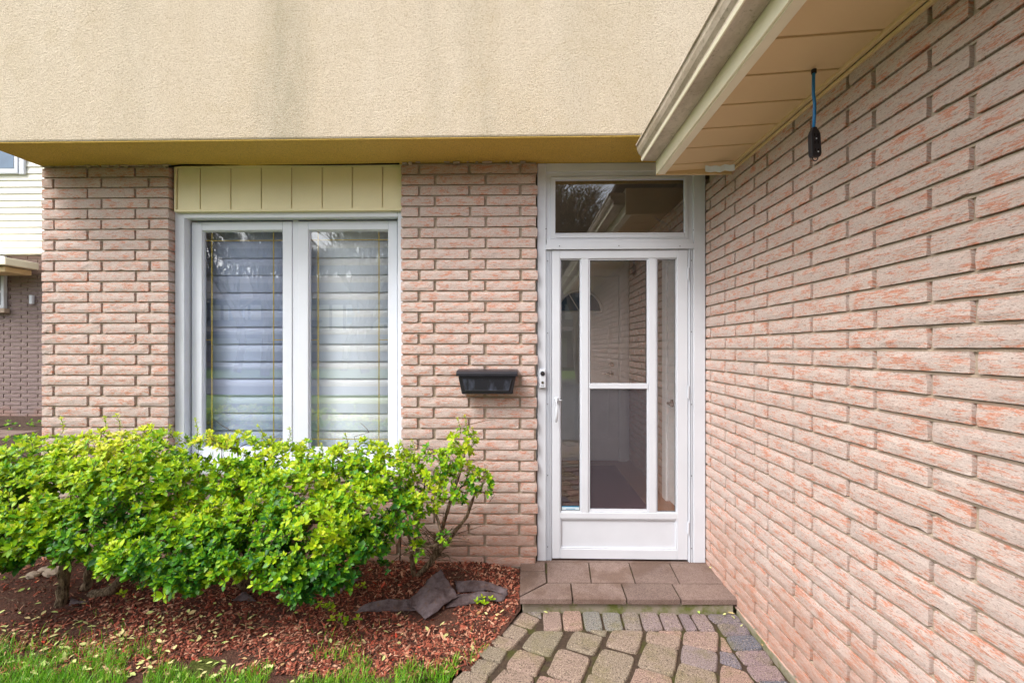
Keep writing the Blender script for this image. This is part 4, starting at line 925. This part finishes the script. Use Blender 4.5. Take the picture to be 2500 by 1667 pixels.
shrub('shrub', 'rounded green shrub under the middle of the window',
      [tr(605, 1440, (600, 1400, 0), (610, 1330, -.02), (640, 1260, -.03)), tr(612, 1445, (650, 1400, -.02), (700, 1340, -.05), (760, 1280, -.08)), tr(600, 1445, (560, 1390, -.02), (540, 1330, -.05))],
      [(520, 1105, 2.62, 60, 52, .15), (560, 1160, 2.6, 80, 60, .18), (890, 1115, 2.63, 80, 42, .14), (600, 1110, 2.65, 95, 62, .18), (690, 1130, 2.62, 90, 62, .18), (620, 1200, 2.5, 80, 60, .2), (730, 1200, 2.5, 120, 80, .24), (560, 1290, 2.4, 70, 70, .2), (640, 1300, 2.38, 110, 85, .24), (780, 1280, 2.35, 130, 90, .25),
       (870, 1180, 2.55, 90, 55, .2), (900, 1240, 2.45, 110, 80, .24), (830, 1120, 2.62, 70, 40, .12), (700, 1370, 2.25, 100, 60, .18), (800, 1350, 2.28, 90, 55, .18), (960, 1170, 2.58, 60, 60, .16), (740, 1430, 2.22, 45, 45, .1), (900, 1320, 2.35, 60, 50, .15), (520, 1370, 2.3, 60, 50, .14), (580, 1350, 2.3, 80, 60, .16), (820, 1400, 2.25, 60, 35, .12)],
      1.15, sprigs=[(PY(845, 1100, 2.62), PY(846, 1060, 2.62)), (PY(700, 1080, 2.62), PY(710, 1045, 2.62)), (PY(640, 1070, 2.64), PY(632, 1040, 2.64)), (PY(930, 1130, 2.6), PY(936, 1085, 2.6)), (PY(782, 1120, 2.6), PY(787, 1085, 2.6))], dead=5, maxr=.018)
shrub('shrub', 'leggy thin shrub in front of the brick pillar below the mailbox',
      [tr(1018, 1420, (1055, 1370, 0), (1075, 1310, 0), (1100, 1220, -.02), (1130, 1130, -.02), (1140, 1060, -.02)), tr(1012, 1420, (1005, 1360, 0), (1020, 1290, -.02), (1035, 1200, -.03)), tr(1020, 1418, (1085, 1330, -.02), (1140, 1260, -.02), (1165, 1190, -.02))],
      [(1000, 1150, 2.6, 45, 45, .12), (1060, 1135, 2.6, 55, 45, .13), (1115, 1120, 2.6, 45, 40, .12), (1130, 1075, 2.6, 38, 40, .1), (1165, 1175, 2.6, 38, 35, .1), (1030, 1210, 2.55, 55, 45, .13), (1095, 1190, 2.58, 55, 40, .12), (985, 1260, 2.45, 55, 45, .14), (1085, 1310, 2.5, 22, 22, .06), (1010, 1345, 2.45, 30, 24, .06), (950, 1380, 2.35, 26, 22, .06), (1180, 1195, 2.6, 20, 18, .05), (990, 1100, 2.6, 28, 24, .07)],
      1.0, size=.029, sprigs=[(PY(1135, 1090, 2.6), PY(1138, 1015, 2.6)), (PY(1120, 1070, 2.6), PY(1120, 1022, 2.6)), (PY(1150, 1090, 2.6), PY(1156, 1045, 2.6)), (PY(985, 1120, 2.6), PY(980, 1075, 2.6)), (PY(1010, 1110, 2.6), PY(1008, 1075, 2.6)), (PY(1170, 1160, 2.6), PY(1195, 1168, 2.6))], maxr=.013, tangle=46)
# seedlings in the mulch
SEED = [(262, 1450, 'nearest the left trunk'), (312, 1470, 'between the left trunks and the middle shrub'), (705, 1480, 'in a loose clump ahead of the middle shrub'), (790, 1490, 'just behind the front seedling'), (835, 1512, 'nearest the lawn in the middle of the bed'), (1175, 1480, 'beside the brown fabric near the step'), (880, 1455, 'left of the big folded fabric')]
for u, v, lb in SEED:
    b = g0(u, v); P, Rm, S, T = [], [], [], []; t = empty('seedling', 'small green sprout ' + lb, 'seedling', 'sprouts coming up through the mulch'); t.location = (0, 0, 0); mb = MB()
    for _ in range(4 if v > 1475 else 2):
        q = b + Vector((random.gauss(0, .03), random.gauss(0, .015), random.uniform(.03, .07))); mb.tube([b, b.lerp(q, .5) + Vector((.004, 0, 0)), q], [.002, .0016, .001], 5, False)
        rosette(q, Vector((0, -.3, 1)), .03, .45, P, Rm, S, T, 6)
    mb.build('stem', M['bark'], t); inst('leaves', leaf_v, leaf_f, np.array(P), np.array(Rm), np.array(S), np.array(T), M['leaf'], t, smooth=True)

# ---------------------------------------------------------------- weed barrier fabric
def fabric(label, corners, bulge=.03, nseg=14, wrinkle=.006, mat='fabric'):
    a, b, c, d = corners; mb = MB(); g = []; sd_ = random.uniform(0, 50)
    for i in range(nseg + 1):
        row = []
        for j in range(nseg + 1):
            f, h = i / nseg, j / nseg; p = a.lerp(b, f).lerp(d.lerp(c, f), h)
            g_ = hgt(p.x, p.y) + .012; p.z = max(p.z, g_); p = p + Vector((0, 0, bulge * math.sin(math.pi * h) * (.4 + .6 * math.sin(math.pi * f)) + wrinkle * noise.noise(Vector((f * 5 + sd_, h * 3, 0))) + wrinkle * .6 * noise.noise(Vector((f * 13, h * 9 + sd_, 0)))))
            e = noise.noise(Vector((f * 7, h * 7, sd_))) * .01; p = p + Vector((e if i in (0, nseg) else 0, e if j in (0, nseg) else 0, 0))
            p.z = max(p.z, hgt(p.x, p.y) + .008); row.append(mb.vert(p))
        g.append(row)
    for i in range(nseg):
        for j in range(nseg): mb.f.append((g[i][j], g[i + 1][j], g[i + 1][j + 1], g[i][j + 1]))
    return tag(mb.build('garden_fabric', M[mat], None, smooth=True, solid=.0018), label, 'garden fabric', 'scraps of weed fabric showing in the mulch')
def pf(x, y, z=.03): return PZ(600 + x / 2.8, 980 + y / 2.8, z)
def pg(x, y, z=.03): return PZ(x / 3.016, 980 + y / 3.016, z)
fabric('large folded dark fabric flap standing up beside the leggy shrub', [pf(1110, 1370, .07), pf(1230, 1490, .02), pf(1450, 1325, .08), pf(1330, 1140, .16)], .012, 22, .014)
fabric('dark fabric roll running from the folded flap to the step', [pf(1440, 1335, .03), pf(1790, 1350, .02), pf(1790, 1310, .03), pf(1430, 1235, .06)], .035)
fabric('lower dark fabric tongue under the fabric roll near the step', [pf(1370, 1440, .01), pf(1760, 1400, .01), pf(1790, 1352, .02), pf(1420, 1345, .03)], .03)
fabric('long low dark fabric strip left of the folded flap', [pf(740, 1465, .01), pf(1190, 1445, .015), pf(1210, 1370, .03), pf(900, 1378, .03)], .035)
fabric('dark fabric under the middle of the hedge', [pf(200, 1290, .02), pf(640, 1345, .02), pf(800, 1240, .05), pf(60, 1180, .06)], .03)
fabric('small fabric corner standing beside the middle shrub stem', [pf(0, 1260, .05), pf(20, 1290, .03), pf(110, 1200, .09), pf(30, 1190, .10)], .0)
fabric('pale fabric triangle at the foot of the thick left trunk', [pg(505, 1535, .0), pg(660, 1502, .01), pg(560, 1460, .045), pg(520, 1440, .07)], .01)
fabric('fabric triangle poking out of the mulch ahead of the middle shrub', [pg(1710, 1515, .0), pg(1890, 1505, .01), pg(1815, 1400, .06), pg(1785, 1400, .06)], .01)
fabric('grey fabric corner under the right edge of the widest shrub', [pg(1570, 1320, .03), pg(1720, 1370, .02), pg(1770, 1290, .06), pg(1680, 1230, .08)], .02)

# stones beside the house corner
for k, (x, y, s_) in enumerate(((245, 1255, .035), (400, 1240, .05), (330, 1225, .035))):
    c = pg(x, y, .09); c.z = hgt(c.x, c.y) + s_ * .3; mb = MB(); g = []
    for i in range(7):
        ph = math.pi * i / 6; g.append([mb.vert(c + Vector((math.sin(ph) * math.cos(t_) * s_ * 1.2, math.sin(ph) * math.sin(t_) * s_, math.cos(ph) * s_ * .6)) * (1 + .25 * noise.noise(Vector((k * 9 + i, t_, 0))))) for t_ in np.linspace(0, 2 * math.pi, 9)[:-1]])
    for i in range(6):
        for j in range(8): mb.f.append((g[i][j], g[i + 1][j], g[i + 1][(j + 1) % 8], g[i][(j + 1) % 8]))
    tag(mb.build('stone', M['found'], None), ['small rounded grey stone left of the hedge trunks', 'pale flat stone beside the thick trunk', 'pinkish stone block behind the left shrub'][k], 'stone', 'stones at the house corner')

# ---------------------------------------------------------------- neighbour house
nh = empty('neighbour_house', 'neighbouring house with cream siding over dull brown brick', 'house')
YN = 7.86; zs = PY(50, 621, YN).z; xn1 = PY(140, 850, YN).x + 1.5
mb = MB(); c = (PY(50, 621, YN).z - PY(50, 604, YN).z); ch = 16.6 / F * YN; zz_ = zs
while zz_ < zs + 4.2:
    i0 = len(mb.v)
    for x in (-14, xn1):
        for (dy, dz) in ((-.022, 0), (-.002, ch - .012), (0, ch), (.02, 0)): mb.vert((x, YN - .05 + dy, zz_ + dz))
    for q in ((0, 4, 5, 1), (1, 5, 6, 2), (0, 3, 7, 4)): mb.f.append(tuple(i0 + k for k in q))
    zz_ += ch
mb.build('siding', M['siding'], nh)
bx(-14, xn1, YN - .04, YN + 4, zs - .01, zs + 4.3).build('upper_wall', M['siding'], nh)
mbw = brick_wall('brick_wall', Vector((0, YN, 0)), X_, -Y_, -14, xn1, .2, zs - .02, .2, .1, .22, .31, None, nh, 'nbrick', holdback=(0, 0))
bx(-14, xn1, YN + .1, YN + 4, .2, zs - .02).build('lower_wall', M['nbrick'], nh)
wxa, wxb, wza = PY(-60, 400, YN).x, PY(52, 400, YN).x, PY(50, 413, YN - .08).z
w = bx(wxa - .1, wxb + .07, YN - .12, YN - .07, wza - .09, wza + 1.4).build('window', M['white'], nh, .01)
bx(wxa, wxb, YN - .125, YN - .121, wza, wza + 1.3).build('pane', M['nwindow'], w)
bx(wxb + .075, wxb + .17, YN - .11, YN - .07, wza - .1, wza + 1.4).build('window_trim', M['white'], nh, .01)
c0 = PY(30, 640, YN - .5); mb = MB()
mb.prism([Vector((c0.x - 1.5, YN - .6, c0.z + .25)), Vector((c0.x, YN - .6, c0.z + .06)), Vector((c0.x, YN - .6, c0.z - .06)), Vector((c0.x - 1.5, YN - .6, c0.z - .02))], (0, .52, 0)); mb.build('porch_roof', M['fascia'], nh, .01)
bx(c0.x - 1.5, c0.x - .12, YN - .5, YN - .09, c0.z - .16, c0.z - .07).build('porch_fascia', M['soffit'], nh, .01)
a, b = PY(-30, 668, YN), PY(12, 745, YN); w = bx(a.x, b.x + .06, YN - .07, YN - .01, b.z - .06, a.z + .3).build('window', M['white'], nh, .008); bx(a.x, b.x, YN - .075, YN - .071, b.z + .25, a.z + .25).build('pane', M['dark'], w); bx(a.x, b.x, YN - .075, YN - .071, b.z, b.z + .21).build('pane', M['dark'], w)
bx(a.x, PY(26, 750, YN).x, YN - .1, YN - .01, b.z - .14, b.z - .065).build('window_sill', M['found'], nh, .006)
c = PY(83, 732, YN); bx(c.x - .03, c.x + .03, YN - .06, YN - .012, c.z - .08, c.z + .08).build('wall_fixture', M['white'], nh, .01)
c = PY(60, 1030, YN - .8); tag(bx(-9, c.x + .6, 6.3, 7.8, .15, .25).build('stone_border', M['slab'], None, .02), 'flat stone border at the foot of the neighbouring wall', 'border')
tag(bx(-8.2, PY(40, 1020, 7.2).x, 6.9, 7.6, .255, .27).build('door_mat', M['rubber'], None, .004), 'black mat lying by the neighbouring house', 'mat')
# green plants between the houses
def clump(label, u, v, z, n, s_, spread):
    b = PZ(u, v, z); P, Rm, S, T = [], [], [], []; t = empty('ground_plant', label, 'plant', 'small plants between the two houses'); 
    for _ in range(n): rosette(b + Vector((random.gauss(0, spread), random.gauss(0, spread * .6), random.uniform(.0, .12))), Vector((0, -.2, 1)), s_, .2, P, Rm, S, T, 5)
    inst('leaves', leaf_v, leaf_f, np.array(P), np.array(Rm), np.array(S), np.array(T), M['leaf'], t, smooth=True)
clump('low green plant beside the stone border', 45, 1045, .25, 12, .045, .16); clump('small green plant against the house corner', 85, 1042, .25, 10, .04, .1)
clump('patch of green ground cover left of the bed', 20, 1385, .05, 90, .022, .12)

# ---------------------------------------------------------------- across the street (seen in the glass)
M['tudor_white'] = mat_plain('tudor_render', lin(214, 208, 196), .8, .1); M['tudor_wood'] = mat_plain('tudor_timber', lin(64, 48, 42), .8, .1)
oh = empty('timbered_house', 'white house with dark timber framing across the street', 'house'); YO = -30
bx(-29, -9, YO - 8, YO, 0, 2.7).build('lower_wall', M['nbrick'], oh); bx(-29, -9, YO - 8, YO + .3, 2.71, 5.2).build('upper_wall', M['tudor_white'], oh)
mb = MB(); mb.prism([Vector((-30, YO + .9, 5.2)), Vector((-8, YO + .9, 5.2)), Vector((-8, YO - 4, 7.6)), Vector((-30, YO - 4, 7.6))], (0, 0, .2)); mb.prism([Vector((-30, YO - 8, 5.2)), Vector((-8, YO - 8, 5.2)), Vector((-8, YO - 4, 7.6)), Vector((-30, YO - 4, 7.6))], (0, 0, .2)); mb.prism([Vector((-26, YO + 3.4, 2.6)), Vector((-16, YO + 3.4, 2.6)), Vector((-16, YO + .3, 3.6)), Vector((-26, YO + .3, 3.6))], (0, 0, .15)); mb.build('roof', M['shingle'], oh)
mb = MB()
for x in np.arange(-28.6, -9, 1.1): mb.box(x, x + .2, YO + .3, YO + .36, 2.75, 5.15)
mb.box(-29, -9, YO + .36, YO + .4, 2.7, 2.95); mb.box(-29, -9, YO + .36, YO + .4, 4.95, 5.2); mb.build('timber_frame', M['tudor_wood'], oh)
for x in (-27, -23.5, -20, -14, -11.5):
    w = bx(x, x + 1.3, YO + .4, YO + .48, 3.4, 4.7).build('window', M['white'], oh); bx(x + .1, x + 1.2, YO + .48, YO + .5, 3.5, 4.6).build('pane', M['nwindow'], w)
bx(-25, -20.5, YO, YO + .1, 0, 2.3).build('garage_door', M['tudor_white'], oh); bx(-18.5, -17.5, YO, YO + .1, 0, 2.2).build('door', M['tudor_white'], oh)
def copy_tree(o, parent=None):
    c = o.copy(); scene.collection.objects.link(c)
    if parent: c.parent = parent
    for ch in list(o.children): copy_tree(ch, c)
    return c
for k, (x, lab) in enumerate(((3, 'copy of a timbered house further along the street'),)):
    c = copy_tree(oh); c.location = (24, 0, 0); c['label'] = 'second timbered house across the street'
def baretree(label, loc, h, seed, leaves=0, spread=.5):
    rs = random.Random(seed); t = empty('tree', label, 'tree', 'trees across the street'); mb = MB(); ends = []
    def br(p, d, l, r, lv):
        q = p + d * l * .5 + Vector((rs.gauss(0, .05), rs.gauss(0, .05), 0)) * l; e = q + (d + Vector((rs.gauss(0, .12), rs.gauss(0, .12), .05))).normalized() * l * .5
        mb.tube([p, q, e], [r, r * .85, r * .7], 6 if lv < 3 else 3, False)
        if lv >= 6 or (lv >= 5 and rs.random() < .15): ends.append(e); return
        for _ in range(3 if lv < 4 else 5):
            nd = (d + Vector((rs.gauss(0, spread), rs.gauss(0, spread), rs.uniform(-.1, .35)))).normalized(); br(p.lerp(e, rs.uniform(.55, 1)), nd, l * rs.uniform(.62, .85), r * .62, lv + 1)
    br(Vector((0, 0, 0)), Vector((0, 0, 1)), h * .24, h * .018, 0); mb.build('trunk', M['bark'], t)
    if leaves:
        P = np.array([tuple(e) for e in ends for _ in range(leaves)]) + rng.normal(0, .25, (len(ends) * leaves, 3)); n = len(P); s = rng.uniform(.05, .11, n)
        inst('crown', leaf_v, leaf_f, P, rots(n, 1.0), np.stack([s, s, s], 1), rng.random(n), M['treeleaf'], t)
    t.location = loc; return t
t1 = baretree('bare branching tree in front of the timbered house', (-14.5, -19, 0), 15, 1)
t2 = copy_tree(t1); t2.location = (-9.5, -21, 0); t2.rotation_euler = (0, 0, 2); t2['label'] = 'second bare tree, further along the street'
t3 = baretree('tree coming into pale leaf opposite the door', (2.6, -14, 0), 13, 5, 3)
t4 = copy_tree(t1); t4.location = (-25, -24, 0); t4.rotation_euler = (0, 0, 4); t4['label'] = 'bare tree at the far end of the street'
t5 = copy_tree(t3); t5.location = (7, -19, 0); t5.rotation_euler = (0, 0, 1); t5['label'] = 'pale leafed tree behind the first one opposite the door'

for k, (x, y, a, sc_) in enumerate(((-34, -40, 1, 1.3), (-27, -42, 2.2, 1.4), (-20, -39, 3.1, 1.25), (-14, -41, .5, 1.35), (-8, -40, 4.4, 1.3), (-2, -38, 5, 1.3), (4, -40, 2.7, 1.4), (11, -38, 3.6, 1.3), (-18, -22, 5.2, .95), (-12, -24, 1.2, 1.0), (0.5, -18, 2.2, 1.0))):
    c = copy_tree(t1 if k % 3 else t3); c.location = (x, y, 0); c.rotation_euler = (0, 0, a); c.scale = (sc_, sc_, sc_)
    c['label'] = 'tree in the long row standing beyond the street'

c = copy_tree(t1); c.location = (1.2, -13, 0); c.scale = (.85, .85, .85); c.rotation_euler = (0, 0, 3.3); c['label'] = 'bare tree nearest the house on the far side of the drive'
t3.scale = (1.15, 1.15, 1.15)
